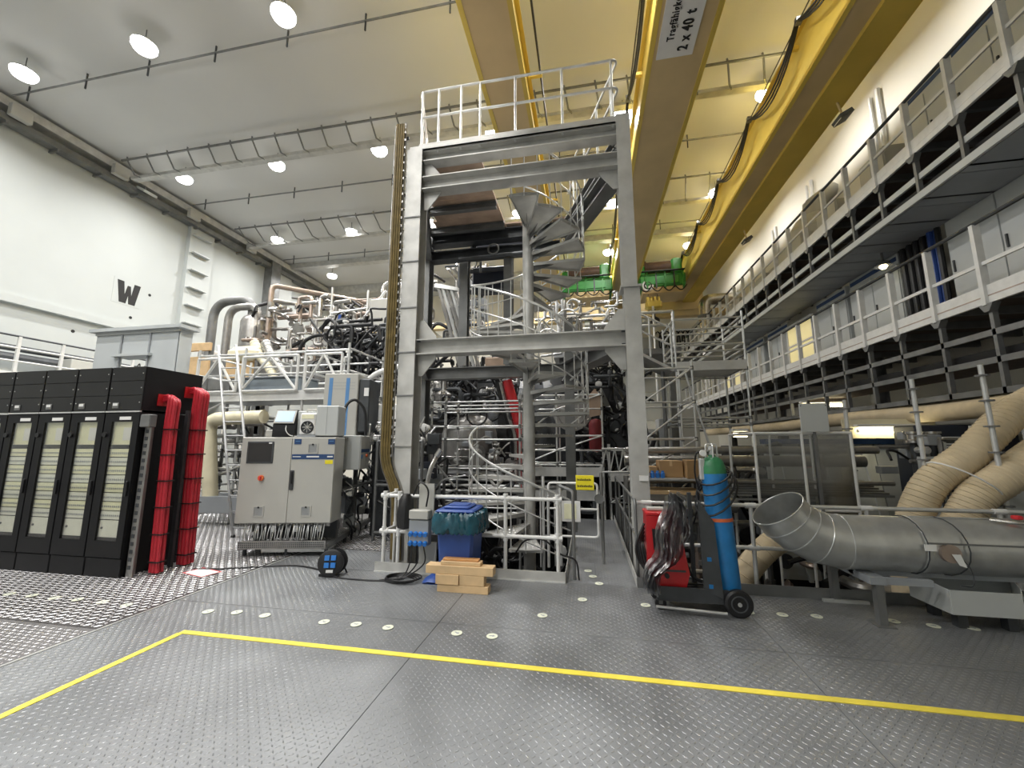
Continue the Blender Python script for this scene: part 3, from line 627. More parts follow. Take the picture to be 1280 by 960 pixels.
# ================================================================== STAIR TOWER
XL, XR, YF, YR = -2.83, .70, 6.0, 8.6
tw = T('stair_tower', 'galvanised steel frame tower carrying the spiral stair', 'steel tower', (-1, 6, -3.2))
def column(x, y, z1, m=galv, h=.30, w_=.28, z0=-3.2, parent=tw):
    c = O('column', MB().ibeam((x, y, z0), (x, y, z1), h, w_, .02, .013, up=(0, 1, 0)), m, parent)
    b = MB()
    for z in np.arange(.9, z1 - .4, .75): b.box(x - w_ / 2 + .01, x + w_ / 2 - .01, y - h / 2 - .006, y - h / 2, z, z + .012)
    return c
cL = column(XL, YF, 6.85); cR = column(XR, YF, 4.05, w_=.23); column(XR - .02, YF, 6.95, w_=.21, z0=4.08)
O('splice_plate', MB().box(XR - .16, XR + .14, YF - .18, YF + .18, 4.05, 4.08), galv, tw)
column(-3.74, YR, 6.85, galvd); column(-2.76, YR, 6.1, galvd, .2, .2, 3.5); column(-1.70, YR, 6.1, galvd, .2, .2, 3.5); column(-.36, YR, 4.3, galvd, w_=.2)
O('bevel_cap', MB().prism([(-.46, YR - .15, 4.3), (-.26, YR - .15, 4.3), (-.26, YR - .15, 4.5)], (0, .3, 0)), galvd, tw)
for z in (5.55, 4.75, 3.95, 3.2, 2.5, 1.7): O('stiffener', MB().box(XL - .145, XL + .145, YF - .165, YF - .150, z, z + .02), galvd, tw)
def hb(p0, p1, h=.26, w_=.26, m=galv, name='beam'): return O(name, MB().ibeam(p0, p1, h, w_, .018, .011), m, tw)
hb((XL + .14, YF, 6.72), (XR - .10, YF, 6.72), .19, .22); hb((XL + .14, YF, 6.20), (XR - .10, YF, 6.20), .24)
hb((XL + .14, YF, 3.30), (XR - .11, YF, 3.30), .25)
hb((-3.6, YR, 6.62), (-.4, YR, 6.62), .26, m=darks); hb((-3.6, YR, 3.34), (-.45, YR, 3.34), .26, m=galvd); hb((-3.6, YR, 6.20), (-.5, YR, 6.20), .22, m=darks)
for z in (6.22, 3.32):
    hb((XL - .06, YF + .15, z), (-3.68, YR - .15, z), .26, m=galvd); hb((XR - .06, YF + .15, z), (-.38, YR - .13, z), .28, .28, m=galvd)
hb((XL - .05, YF + .15, 6.66), (-3.68, YR - .15, 6.62), .22, .22, m=galvd); hb((XR - .06, YF + .15, 6.66), (-.38, YR, 6.62), .2, .2, m=galvd)
def gusset(x, y, z, sx, up): # haunch plates at the beam ends
    s = up
    return O('haunch_plate', MB().prism([(x, y - .012, z), (x + sx * .30, y - .012, z), (x + sx * .30, y - .012, z + s * .06), (x + sx * .08, y - .012, z + s * .34), (x, y - .012, z + s * .34)], (0, .024, 0)), galv, tw)
for z, up in ((6.10, -1), (3.18, -1)):
    gusset(XL + .14, YF, z, 1, up); gusset(XR - .11, YF, z, -1, up)
gusset(XL + .14, YF, 3.43, 1, 1); gusset(XR - .11, YF, 3.43, -1, 1); gusset(XL + .14, YF, 6.33, 1, 1)
for z in (6.10, 6.34, 3.2, 3.4):
    for x, sx in ((XL + .15, 1), (XR - .12, -1)):
        b = MB()
        for dy in (-.09, .09): b.cyl((x, YF + dy, z), (x + sx * .05, YF + dy, z), .02, 6)
        O('bolt', b, darks, tw)
O('name_plate', MB().box(XR - .02, XR + .10, YF - .175, YF - .16, 1.25, 1.32), paper, tw, label='small printed plate')
# deck of boards under and on top
for k in range(7): O('deck_board', MB().box(-2.80 - .115 * k, -1.75, 6.2 + k * .365, 6.555 + k * .365, 6.80, 6.84), ply, tw)
for k in range(4): O('deck_board', MB().box(-1.74 + k * .36, -1.39 + k * .36, 8.42, 8.72, 6.80, 6.84), ply, tw)
O('deck_edge', MB().box(XL - .1, XR, YF - .14, YF - .12, 6.82, 6.90).box(XL - .1, XR, YF - .14, YF + .2, 6.82, 6.835), galv, tw)
for k in range(3): O('joist', MB().ibeam((-3.0 - .36 * k, 6.7 + k * .8, 6.71), (-1.75, 6.7 + k * .8, 6.71), .14, .12), galvd, tw)
# railing on top
rl = T('tower_railing', 'galvanised guard railing around the top of the stair tower', 'railing', (-1, 6, 6.98))
zt = 8.02
pr = [(-3.6, 8.5), (-2.78, YF - .08), (.66, YF - .08), (-.30, YR)]
for z in (zt, 7.5):
    O('rail', MB().tube(bend([(x, y, z) for x, y in pr], .12), .022, 8), galvb, rl)
def lerp(a, b, t): return tuple(p + (q - p) * t for p, q in zip(a, b))
for t_ in (0.01, .10, .22, .32, .5, .73, .965): x, y = lerp(pr[1], pr[2], t_); O('post', MB().cyl((x, y, 6.78), (x, y, zt), .02), galvb, rl)
for t_ in (.12, .35, .6, .85): x, y = lerp(pr[2], pr[3], t_); O('post', MB().cyl((x, y, 6.72), (x, y, zt), .02), galvb, rl)
for t_ in (.1, .4, .7): x, y = lerp(pr[1], pr[0], t_); O('post', MB().cyl((x, y, 6.84), (x, y, zt), .02), galvb, rl)
O('toe_board', MB().box(-2.78, .66, YF - .1, YF - .085, 6.90, 6.97), galv, rl)

# ---- spiral stair
PX, PY = -1.05, 7.25; NR = 31; RISE = .1935; R0 = 1.06
ss = T('spiral_stair', 'galvanised spiral staircase winding around a round pole inside the tower', 'staircase', (PX, PY, -3.2))
O('pole', MB().cyl((PX, PY, -3.2), (PX, PY, 6.35), .105, 18), galv, ss)
def pol(a, r, z): return (PX + r * math.cos(a), PY + r * math.sin(a), z)
def tread_mesh(a, z, half, r1=R0):
    m = MB(); ri = .10
    def w_(r): return min(half * r, .26) if r > .3 else .07
    def corner(r, s): # s=-1 front(lower side) or 1
        return (r, s * max(.06, half * r))
    ca, sa = math.cos(a), math.sin(a)
    def pt(r, t, zz): return (PX + r * ca - t * sa, PY + r * sa + t * ca, zz)
    o = half * r1
    poly = [pt(ri, -.06, z), pt(r1, -o, z), pt(r1 + .04, 0, z), pt(r1, o, z), pt(ri, .06, z)]
    m.prism([(p[0], p[1], z - .012) for p in poly], (0, 0, .012))
    # turned-down edges
    for s in (-1, 1):
        p0 = pt(ri, s * .06, z - .065); p1 = pt(r1, s * o, z - .045)
        n = V((-sa, ca, 0)) * (s * -.008)
        m.prism([p0, p1, (p1[0], p1[1], z - .006), (p0[0], p0[1], z - .006)], n)
    m.prism([pt(r1, -o, z - .045), pt(r1, o, z - .045), pt(r1, o, z - .006), pt(r1, -o, z - .006)], V((ca, sa, 0)) * -.008)
    return m
def grip(a, z, half):
    m = MB(); ca, sa = math.cos(a), math.sin(a)
    for i in range(6):
        for j in range(5):
            r = .32 + i * .13; o = half * r - .03; t = -o + 2 * o * j / 4
            x, y = PX + r * ca - t * sa, PY + r * sa + t * ca; q = .012
            m.add([(x - q, y - q, z), (x + q, y - q, z), (x + q, y + q, z), (x - q, y + q, z), (x, y, z + .012)], [(0, 1, 4), (1, 2, 4), (2, 3, 4), (3, 0, 4)])
    return m
angs = []
for i in range(NR):
    a = math.radians(-85 - 24 * i); z = .19 + RISE * i; angs.append((a, z))
    big = i == NR - 1
    tr_ = O('tread', tread_mesh(a, z, .245), galv, ss)
    O('grip_studs', grip(a, z, .245), galvb, tr_, smooth=False)
    O('bracket', MB().prism([pol(a, .1, z - .012), pol(a, .5, z - .012), pol(a, .1, z - .16)], (.008, .008, 0)), galvd, ss)
def helix(dz, i0, i1, off=0.0): return [pol(math.radians(-85 - 24 * (i0 + k / 4)), R0 + .02, .19 + RISE * (i0 + k / 4) + dz) for k in range(int((i1 - i0) * 4) + 1)]
for dz, r in ((1.0, .021), (.55, .013), (.12, .013)):
    for i0, i1 in ((-1.6, 4.75), (9.5, NR - 1)): O('handrail' if dz == 1.0 else 'guide_rail', MB().tube(helix(dz, i0, i1), r, 6), galvb, ss)
for i in list(range(-1, 5)) + list(range(10, NR)):
    for q in (0, .5):
        if i + q < NR:
            a = math.radians(-85 - 24 * (i + q)); z = .19 + RISE * (i + q)
            O('baluster', MB().cyl(pol(a, R0 + .02, z - .05 - RISE * q), pol(a, R0 + .02, z + 1.0), .0105, 6), galvb, ss)
O('entry_post', MB().cyl((PX + .45, 6.05, .0), (PX + .45, 6.05, 1.0), .02), galvb, ss); O('entry_post', MB().cyl((PX + .62, 6.15, .0), (PX + .62, 6.15, 1.1), .02), galvb, ss)
# dark hoist gear hanging inside the frame
hg = T('hoist_gear', 'dark steel lifting gear hanging between the rear tower columns', 'hoist', (-2.3, 9, 5.4))
O('panel', MB().box(-2.75, -1.1, 9.0, 9.1, 6.3, 6.75), navy, hg)
O('drum_box', MB().cbox(-2.75, -1.9, 9.15, 9.6, 5.55, 6.15, .03), navy, hg); O('frame', MB().box(-2.8, -1.7, 8.9, 8.96, 5.35, 5.45).box(-2.8, -1.7, 8.9, 8.96, 5.9, 5.98), darks, hg)
O('cross_bar', MB().cyl((-2.85, 8.4, 6.0), (-.8, 8.4, 6.05), .05), darks, hg); O('ring', MB().torus((-2.0, 8.3, 6.15), .12, .02, (0, 1, 0)), galvd, hg)
for x in (-2.55, -1.25): O('strut', MB().prism([(x, 8.7, 6.1), (x + .15, 8.7, 6.1), (x + .02, 8.7, 6.5), (x - .08, 8.7, 6.5)], (0, .06, 0)), darks, hg)
O('hanging_tool', MB().cyl((-2.35, 8.5, 5.7), (-2.35, 8.5, 5.95), .03), galvd, hg)

# ---- energy chain (cable duct) beside the left column
ec = T('cable_chain', 'tall ladder of olive brown cables running down beside the left tower column', 'cable chain', (-3.08, 5.85, 0))
cx = -3.10
def chain_path(dx, dy=0): return bend([(cx + dx, 5.82 + dy, 7.35), (cx + dx, 5.82 + dy, 1.45), (cx + .22 + dx, 5.82 + dy, 1.02), (cx + .24 + dx, 5.82 + dy, .05)], .22, 6)
for k in range(8): O('cable', MB().tube(chain_path(-.075 + k * .021, -.01 * (k % 2)), .0115, 6), olive, ec)
for s in (-1, 1): O('side_plate', MB().tube(chain_path(s * .098, .02), .016, 4), silverd, ec)
O('back_plate', MB().box(cx - .09, cx + .09, 5.86, 5.875, 1.5, 7.3), olive, ec)
for k in range(40):
    z = 1.55 + k * .147; O('link_pin', MB().box(cx + .095, cx + .115, 5.79, 5.81, z, z + .04), silverd, ec)
for z in (6.0, 4.7, 3.4, 2.1, 7.1): O('clamp', MB().box(cx - .13, XL - .14, 5.88, 5.92, z, z + .04), darks, ec)
t = T('steel_hose', 'bright ribbed steel hose leaning beside the left tower column', 'hose', (-2.5, 5.9, 1))
O('hose', MB().tube(catmull([P(533, 612, y=5.9), P(537, 590, y=5.9), P(545, 572, y=6.0), P(548, 566, y=6.1)]), .035, 10), silver, t)
for k in range(7):
    a, b = P(533, 612, y=5.9), P(546, 570, y=6.05); p = a.lerp(b, k / 6); O('rib', MB().torus(p, .036, .006, b - a, 14, 6), silverd, t)
O('fitting', MB().cyl(P(546, 570, y=6.0), P(551, 562, y=6.0), .045), silver, t)

# ================================================================== BARRIERS
def fit(p, ax, r=.034): # pipe clamp sleeve
    a = V(ax); p = V(p); return MB().cyl(p - a * .06, p + a * .06, r, 10)
br = T('guard_rail', 'white pipe guard rail with kick plate around the stair pit', 'guard rail', (-1.6, 5.45, 0))
BY = 5.47
for z in (1.02, .53):
    O('rail', MB().cyl((-2.88, BY, z), (-.40, BY, z), .025, 10), whitep, br); O('rail', MB().cyl((-2.88, BY, z), (-2.88, 6.1, z), .025, 10), whitep, br)
    for x in (-2.88, -1.12, -.42): O('clamp_fitting', fit((x, BY, z), (1, 0, 0)), whitep, br)
for x, y in ((-2.88, BY), (-2.66, BY), (-1.12, BY), (-.42, BY), (-2.88, 5.8), (-2.88, 6.1)):
    p_ = O('post', MB().cyl((x, y, .0), (x, y, 1.02), .025, 10), whitep, br)
    for z in (1.02, .53): O('clamp_fitting', fit((x, y, z), (0, 0, 1)), whitep, p_)
O('kick_plate', MB().box(-2.97, -.33, FYF - .01, FYF + .0, -.02, .13), galv, br); O('kick_plate', MB().box(-.335, -.325, FYF, 7.4, -.02, .12), galv, br)
O('kick_angle', MB().box(-2.97, -.33, FYF - .03, FYF - .01, 0, .012), galvb, br)
b2 = T('guard_rail', 'pipe guard rail along the pit edge behind the welding cart and the duct', 'guard rail', (2.5, 5.5, 0))
for z in (1.0, .5): O('rail', MB().cyl((.60, 5.55, z), (7.0, 5.55, z), .024, 10), galvb, b2)
for x in (.72, 1.95, 3.2, 4.5, 5.8):
    p_ = O('post', MB().cyl((x, 5.55, .0), (x, 5.55, 1.0), .024, 10), galvb, b2)
    O('clamp_fitting', fit((x, 5.55, 1.0), (1, 0, 0), .032), whitep, p_); O('clamp_fitting', fit((x, 5.55, .5), (1, 0, 0), .032), whitep, p_)
O('kick_plate', MB().box(.55, 7, FYF, FYF + .012, -.02, .12), galvd, b2); O('kick_plate', MB().box(.545, .557, FYF, 9.9, -.02, .11), galv, b2)
# rails on the right of the walkway
b3 = T('walkway_railing', 'dark looped handrail running back along the right of the narrow walkway', 'railing', (.6, 7, 0))
for z in (1.0, .55): O('rail', MB().tube(bend([(.60, 5.75, 0), (.60, 5.75, z), (.60, 9.8, z)], .1), .02, 8), galvd, b3)
for y in (6.6, 7.5, 8.6, 9.7): O('post', MB().cyl((.60, y, 0), (.60, y, 1.0), .018), galvd, b3)
for k in range(16): O('baluster', MB().cyl((.62, 5.9 + k * .25, -.6), (.62, 5.9 + k * .25, .5), .009, 6), galvd, b3)
# gate with signs on the walkway
gt = T('barrier_gate', 'white tube gate with a yellow sign closing the stair entrance', 'gate', (-.3, 6.3, 0))
gp = [(-.62, 6.3, .38), (-.62, 6.3, 1.16), (.12, 6.3, 1.16), (.12, 6.3, .38)]
O('gate_frame', MB().tube(bend(gp + [gp[0]], .06), .018, 8), whitep, gt); O('gate_bar', MB().cyl((-.62, 6.3, .78), (.12, 6.3, .78), .016), whitep, gt)
O('gate_post', MB().cyl((-.70, 6.3, -.3), (-.70, 6.3, 1.25), .022), galvb, gt); O('gate_post', MB().cyl((.18, 6.35, 0), (.18, 6.35, 1.32), .024), galvd, gt)
O('entry_post', MB().tube(bend([(-.22, 5.58, 0), (-.22, 5.58, 1.12), (-.42, 5.9, 1.16)], .06), .022, 8), galvd, gt)
s_ = O('warning_sign', MB().cbox(-.19, .07, 6.02, 6.03, 1.09, 1.30, .004), signy, gt, label='yellow sign with two lines of print')
q = MB()
for z, n in ((1.235, 11), (1.145, 12)):
    for i in range(n): q.box(-.17 + i * .0185, -.158 + i * .0185, 6.017, 6.02, z - .012, z + .012 + .006 * ((i * 5) % 3 == 0))
O('print', q, ink, s_)
O('notice_board', MB().box(-.46, -.14, 6.26, 6.28, .60, .90), paper, gt); O('notice_sheet', MB().box(-.38, -.2, 6.252, 6.26, .64, .86), rackin, gt)
O('round_tag', MB().cyl((.14, 6.2, .95), (.14, 6.19, .95), .07, 16), galvd, gt)
# ---- control box with blue sockets on the barrier
sb = T('socket_box', 'grey power box with blue sockets fixed to the guard rail', 'power box', (-2.3, 5.42, 0))
O('back_plate', MB().box(-2.34, -2.12, 5.40, 5.43, .62, 1.20), lgrey, sb); O('housing', MB().cbox(-2.42, -2.14, 5.26, 5.40, .74, .86, .01), lgrey, sb)
O('socket_panel', MB().cbox(-2.42, -2.14, 5.28, 5.40, .40, .73, .008), midg, sb)
for z in (.56, .44):
    for k in range(4): O('socket', MB().cyl((-2.385 + k * .07, 5.28, z), (-2.385 + k * .07, 5.24, z - .015), .030, 10), blueb, sb)
O('lead', MB().tube(catmull([(-2.4, 5.35, 1.05), (-2.3, 5.33, 1.22), (-2.18, 5.33, 1.12), (-2.2, 5.33, .9)]), .012, 6), black, sb)
for k in range(3): O('lead', MB().tube(catmull([(-2.36 + k * .08, 5.27, .42), (-2.36 + k * .1, 5.22, .2), (-2.45 + k * .03, 5.18, .03), (-2.7 + k * .1, 5.05, .012)]), .009, 6), black, sb)
O('stand', MB().cbox(-2.36, -2.10, 5.48, 5.52, 0.02, .40, .008), lgrey, sb)
bb = MB()
bb.lathe([(.02, 0), (.11, .03), (.12, .2), (.10, .4), (.05, .48)], (-2.52, 5.38, .58), n=10)
TH('black_bag', 'slim black bag hanging on the guard rail beside the power box', 'bag', bb, black)
cbx = T('cable_coil', 'loose coil of black cable lying on the floor by the kick plate', 'cable', (-2.55, 5.1, 0))
for k in range(4): O('loop', MB().tube([(-2.45 + (.20 + .012 * k) * math.cos(q * PI / 9) + .02 * k, 5.12 + (.13 + .01 * k) * math.sin(q * PI / 9), .012 + .012 * k) for q in range(18)], .009, 6, closed=True), black, cbx)
O('tail', MB().tube(catmull([(-2.6, 5.05, .012), (-2.9, 5.02, .012), (-3.3, 5.05, .012), (-3.42, 5.1, .05)]), .009, 6), black, cbx)
lc = T('floor_cable', 'black cable draped over the lower rail near the bottom tread', 'cable', (-.5, 5.5, 0))
O('cable', MB().tube(catmull([(-1.0, 5.6, .3), (-.85, 5.5, .48), (-.6, 5.46, .5), (-.4, 5.5, .33), (-.2, 5.52, .25), (-.16, 5.5, .02)]), .012, 6), black, lc)
# ---- blue bin
bn = T('waste_bin', 'blue plastic waste bin lined with a teal bag in front of the guard rail', 'bin', (-1.66, 5.2, 0))
m = MB(); hs = [(0, .20, .20), (.05, .205, .21), (.8, .245, .26), (.86, .26, .27)]
vs = [];
for z, hx, hy in hs:
    for sx, sy in ((-1, -.85), (-.85, -1), (.85, -1), (1, -.85), (1, .85), (.85, 1), (-.85, 1), (-1, .85)): vs.append((-1.66 + sx * hx, 5.2 + sy * hy, z))
m.add(vs, [tuple(range(7, -1, -1)), tuple(range(24, 32))] + [(L * 8 + i, L * 8 + (i + 1) % 8, L * 8 + 8 + (i + 1) % 8, L * 8 + 8 + i) for L in range(3) for i in range(8)])
O('body', m, blue, bn)
m = MB()
prof = [(1.10, .655), (1.20, .66), (1.22, .72), (1.17, .80), (1.10, .88), (1.00, .895)]
vs = []; n = 80
for j, (s, z) in enumerate(prof):
    for k in range(n):
        a = 2 * PI * k / n; c, d = math.cos(a), math.sin(a); e = 4.5
        r = (abs(c) ** e + abs(d) ** e) ** (-1 / e); wob = 1 + .04 * math.sin(k * .83 + j * 1.9) * (1 if 0 < j < 5 else .5) + .04 * RND.uniform(-1, 1)
        vs.append((-1.655 + c * r * .27 * s * wob, 5.2 + d * r * .28 * s * wob, z + .018 * math.sin(k * 2.7 + j)))
m.add(vs, [(j * n + k, j * n + (k + 1) % n, (j + 1) * n + (k + 1) % n, (j + 1) * n + k) for j in range(len(prof) - 1) for k in range(n)])
O('bin_bag', m, teal, bn, label='crinkled teal bag folded over the rim', ang=50)
m = MB(); m.cbox(-1.92, -1.42, 4.94, 5.46, .885, .93, .02); m.cbox(-1.84, -1.50, 5.02, 5.38, .925, .965, .02)
O('lid', m, blue, bn); O('lid_ridge', MB().cbox(-1.80, -1.54, 5.10, 5.30, .96, .98, .01), blue, bn); O('handle', MB().cyl((-1.9, 5.47, .86), (-1.42, 5.47, .86), .018), blue, bn)
for x in (-1.86, -1.46): O('wheel', MB().cyl((x - .03, 5.42, .10), (x + .03, 5.42, .10), .10, 14), black, bn)
# ---- timber stack
tm = [(-1.83, -1.20, 4.84, 4.98, 0.0, .085, wood, 'bottom pale timber beam of the stack on the floor'),
      (-1.85, -1.56, 4.83, 4.97, .087, .20, wood, 'short left timber block in the middle of the stack'), (-1.553, -1.25, 4.84, 4.97, .087, .20, wood, 'short right timber block in the middle of the stack'),
      (-1.98, -1.14, 4.84, 4.98, .202, .30, wood, 'longest timber beam lying across the stack'), (-1.80, -1.30, 4.86, 4.98, .302, .345, wood, 'thin pale plank on top of the stack'), (-1.78, -1.33, 4.88, 4.965, .347, .372, woodo, 'orange tinted batten on the very top of the stack')]
for x0, x1, y0, y1, z0, z1, mm, lb in tm:
    TH('timber_beam', lb, 'timber', MB().cbox(x0, x1, y0, y1, z0, z1, .004), mm, 'stacked timbers in front of the bin')
rg = MB(); vs = []
for j in range(7):
    for i in range(7):
        vs.append((-2.12 + i * .045 + RND.uniform(-.008, .008), 5.05 + j * .04, .012 + .09 * math.exp(-((i - 3) ** 2 + (j - 3) ** 2) / 6) * RND.uniform(.6, 1.3)))
rg.add(vs, [(j * 7 + i, j * 7 + i + 1, j * 7 + i + 8, j * 7 + i + 7) for j in range(6) for i in range(6)])
vs2 = [(p[0], p[1], .002) for p in vs]
rg.add(vs2, [(j * 7 + i, j * 7 + i + 7, j * 7 + i + 8, j * 7 + i + 1) for j in range(6) for i in range(6)])
TH('crumpled_cloth', 'crumpled dark blue cloth on the floor left of the timber stack', 'cloth', rg, blue)
# ================================================================== CONTROL CART (turned 17 degrees)
ct = T('control_cart', 'pale grey control cabinet on a wheeled frame with pneumatic tubes below', 'control cabinet', (-5.53, 5.62, 0), rz=math.radians(13), local=True)
W_ = 1.50
O('body', MB().cbox(0, W_, .02, .40, .50, 1.86, .008), lgrey, ct)
d1 = O('door', MB().cbox(.006, .80, .0, .02, .51, 1.85, .004), lgrey, ct); d2 = O('door', MB().cbox(.806, 1.494, .0, .02, .51, 1.85, .004), lgrey, ct)
O('screen_bezel', MB().cbox(.10, .52, -.012, .002, 1.44, 1.79, .006), darks, d1); O('screen', MB().box(.125, .495, -.014, -.011, 1.465, 1.765), screen, d1)
O('screen_tag', MB().box(.44, .49, -.015, -.0135, 1.755, 1.775), paper, d1)
k_ = O('switch', MB().cyl((.36, .0, 1.21), (.36, -.03, 1.21), .045, 18), orange, d1, label='round orange main switch'); O('switch_knob', MB().cbox(.345, .375, -.05, -.028, 1.18, 1.24, .005), signr, d1)
def vent(x, z, p_): 
    O('vent_frame', MB().box(x - .085, x + .085, -.008, .001, z - .085, z - .065).box(x - .085, x + .085, -.008, .001, z + .065, z + .085).box(x - .085, x - .065, -.008, .001, z - .065, z + .065).box(x + .065, x + .085, -.008, .001, z - .065, z + .065), lgrey, p_)
    q = MB()
    for i in range(9): q.box(x - .065, x + .065, -.004, .001, z - .062 + i * .0145, z - .055 + i * .0145)
    O('vent_slats', q, midg, p_); O('vent_clip', MB().box(x - .012, x + .012, -.012, .0, z + .05, z + .075), ink, p_)
vent(.36, .69, d1); vent(1.10, .69, d2); vent(1.14, 1.68, d2)
O('blue_band', MB().box(.815, 1.485, -.004, .001, 1.505, 1.585), stripeb, d2)
O('band_print', MB().box(.83, .96, -.006, -.003, 1.54, 1.552).box(1.05, 1.25, -.006, -.003, 1.535, 1.557).box(1.38, 1.47, -.006, -.003, 1.535, 1.557), paper, d2)
O('blue_plate', MB().box(.84, .95, -.005, .001, 1.745, 1.83), stripeb, d2); O('blue_plate', MB().box(1.38, 1.49, -.005, .001, 1.745, 1.83), stripeb, d2)
O('blue_plate_print', MB().box(.86, .93, -.007, -.004, 1.79, 1.80).box(1.40, 1.47, -.007, -.004, 1.79, 1.80), steelblue, d2)
O('warning_label', MB().box(1.35, 1.475, -.005, .001, 1.43, 1.49), signy, d2)
O('handle', MB().cbox(.815, .875, -.02, .0, 1.02, 1.33, .006), darks, d2); O('handle_grip', MB().cbox(.835, .86, -.035, -.018, 1.12, 1.31, .005), black, d2)
# base frame
O('perforated_tray', MB().box(.10, 1.45, -.02, .0, .13, .24).box(.10, 1.45, -.02, .5, .12, .135), silverd, ct)
q = MB()
for i in range(44):
    for j in range(3): q.box(.115 + i * .03, .132 + i * .03, -.024, -.019, .145 + j * .03, .163 + j * .03)
O('tray_holes', q, darks, ct)
for i in range(34):
    x = .14 + i * .037; O('tube', MB().tube(catmull([(x, .02 + .05 * RND.random(), .24), (x + .02, -.01 + .06 * RND.random(), .36), (x + .03 * RND.uniform(-1, 1), .1, .54)]), .008, 5), alu if i % 4 else lgrey, ct)
for i in range(10): O('valve', MB().cbox(.2 + i * .12, .26 + i * .12, .05, .13, .36, .47, .01), darks if i % 3 else alu, ct)
O('valve_rail', MB().box(.12, 1.45, .10, .14, .44, .50), silverd, ct); O('rear_panel', MB().box(.1, 1.45, .38, .4, .2, .55), darks, ct)
O('skirt_plate', MB().box(.42, 1.42, .08, .5, .05, .11), galvb, ct)
for x in (.15, .8, 1.42):
    for y in (.1, .9, 2.1): O('foot', MB().cyl((x, y, 0), (x, y, .12), .03), darks, ct)
for x in (.12, 1.42): O('base_beam', MB().box(x - .04, x + .04, .02, 2.4, .10, .18), galvd, ct)
for x, y in ((.12, .45), (1.42, .45), (1.42, 1.3), (1.42, 2.35), (.12, 2.35)): O('upright', MB().box(x - .03, x + .03, y - .03, y + .03, .18, 1.85), galvd, ct)
O('top_plate', MB().box(.1, 1.5, .42, 2.4, 1.83, 1.87), galvd, ct)
O('shelf', MB().box(.1, 1.5, .45, 2.4, .95, .98), galvd, ct)
for i in range(26):
    y = .55 + i * .07; z = RND.uniform(.3, 1.6)
    O('hose', MB().tube(catmull([(1.45, y, z), (1.52 + .04 * RND.random(), y + .1, z - .15), (1.47, y + RND.uniform(.1, .5), z - RND.uniform(.1, .4)), (1.4, y + .4, max(.2, z - .5))]), RND.choice((.010, .016, .022)), 6), RND.choice((black, black, alu, darks, lgrey)), ct)
for i in range(12):
    y = .6 + RND.random() * 1.6; z = RND.uniform(.25, 1.5); O('device_box', MB().cbox(1.36, 1.46 + .05 * RND.random(), y, y + RND.uniform(.1, .25), z, z + RND.uniform(.08, .25), .008), RND.choice((midg, darks, lgrey, cabg)), ct)
O('clear_cover', MB().box(1.51, 1.515, .55, 1.0, .45, .95), plast, ct)
# side cabinet
O('side_box', MB().cbox(1.30, 1.72, .55, 1.05, 1.30, 1.90, .008), cabg, ct)
sd = O('side_door', MB().cbox(1.72, 1.735, .56, .80, 1.31, 1.89, .004), lgrey, ct); O('side_door', MB().cbox(1.72, 1.735, .805, 1.04, 1.31, 1.89, .004), lgrey, ct)
O('side_band', MB().box(1.735, 1.739, .565, 1.035, 1.60, 1.66), stripeb, ct); O('side_plate', MB().box(1.735, 1.739, .58, .66, 1.49, 1.56), steelblue, ct); O('side_switch', MB().cyl((1.735, .85, 1.54), (1.76, .85, 1.54), .03, 12), orange, ct)
# things on top (placed in world space)
def cart_pt(x, y, z):
    c, s = math.cos(ct.rotation_euler[2]), math.sin(ct.rotation_euler[2]); return V((ct.location.x + c * x - s * y, ct.location.y + s * x + c * y, z))
p = cart_pt(.42, .2, 1.865)
mo = T('operator_monitor', 'black operator panel with a tilted lit screen on top of the control cabinet', 'monitor', p, rz=math.radians(20), local=True)
O('body', MB().prism([(0, -.15, 0), (0, .06, 0), (0, .06, .44), (0, -.02, .46), (0, -.14, .20)], (.34, 0, 0)), blackp, mo)
O('casing', MB().cbox(.34, .58, -.05, .3, 0, .44, .01), cabg, mo)
O('bezel', MB().prism([(.015, -.148, .22), (.325, -.148, .22), (.325, -.034, .44), (.015, -.034, .44)], (0, -.02, .01)), lgrey, mo)
O('screen', MB().prism([(.035, -.160, .25), (.305, -.160, .25), (.305, -.064, .43), (.035, -.064, .43)], (0, -.006, .003)), lit, mo)
O('cradle', MB().cbox(-.12, .0, -.1, .1, 0, .12, .01), lgrey, mo); O('wire', MB().tube(catmull([(.2, -.13, .2), (.22, -.17, .1), (.3, -.15, .02), (.5, -.1, .01)]), .008, 5), paper, mo)
p = cart_pt(.99, .2, 1.865)
pu = T('vacuum_pump', 'small white pump unit with round fan grille on top of the control cabinet', 'pump', p, rz=math.radians(12), local=True)
O('housing', MB().cbox(-.12, .14, -.14, .2, .03, .40, .02), paper, pu); O('base', MB().box(-.14, .16, -.16, .2, 0, .03), midg, pu)
O('fan_ring', MB().torus((.01, -.145, .16), .095, .012, (0, 1, 0), 24), black, pu); O('fan_disc', MB().cyl((.01, -.139, .16), (.01, -.143, .16), .09, 20), darks, pu)
for k in range(4):
    a = k * PI / 4; O('fan_spoke', MB().cyl((.01 - .09 * math.cos(a), -.147, .16 - .09 * math.sin(a)), (.01 + .09 * math.cos(a), -.147, .16 + .09 * math.sin(a)), .006, 5), lgrey, pu)
O('handle', MB().tube(bend([(-.08, 0, .4), (-.08, 0, .46), (.1, 0, .46), (.1, 0, .4)], .02), .012), lgrey, pu); O('display', MB().box(-.09, .11, -.145, -.139, .30, .37), rackin, pu)
p = cart_pt(1.27, .2, 1.865)
gb = T('instrument_box', 'plain grey instrument box on the right end of the control cabinet top', 'instrument', p, rz=math.radians(14), local=True)
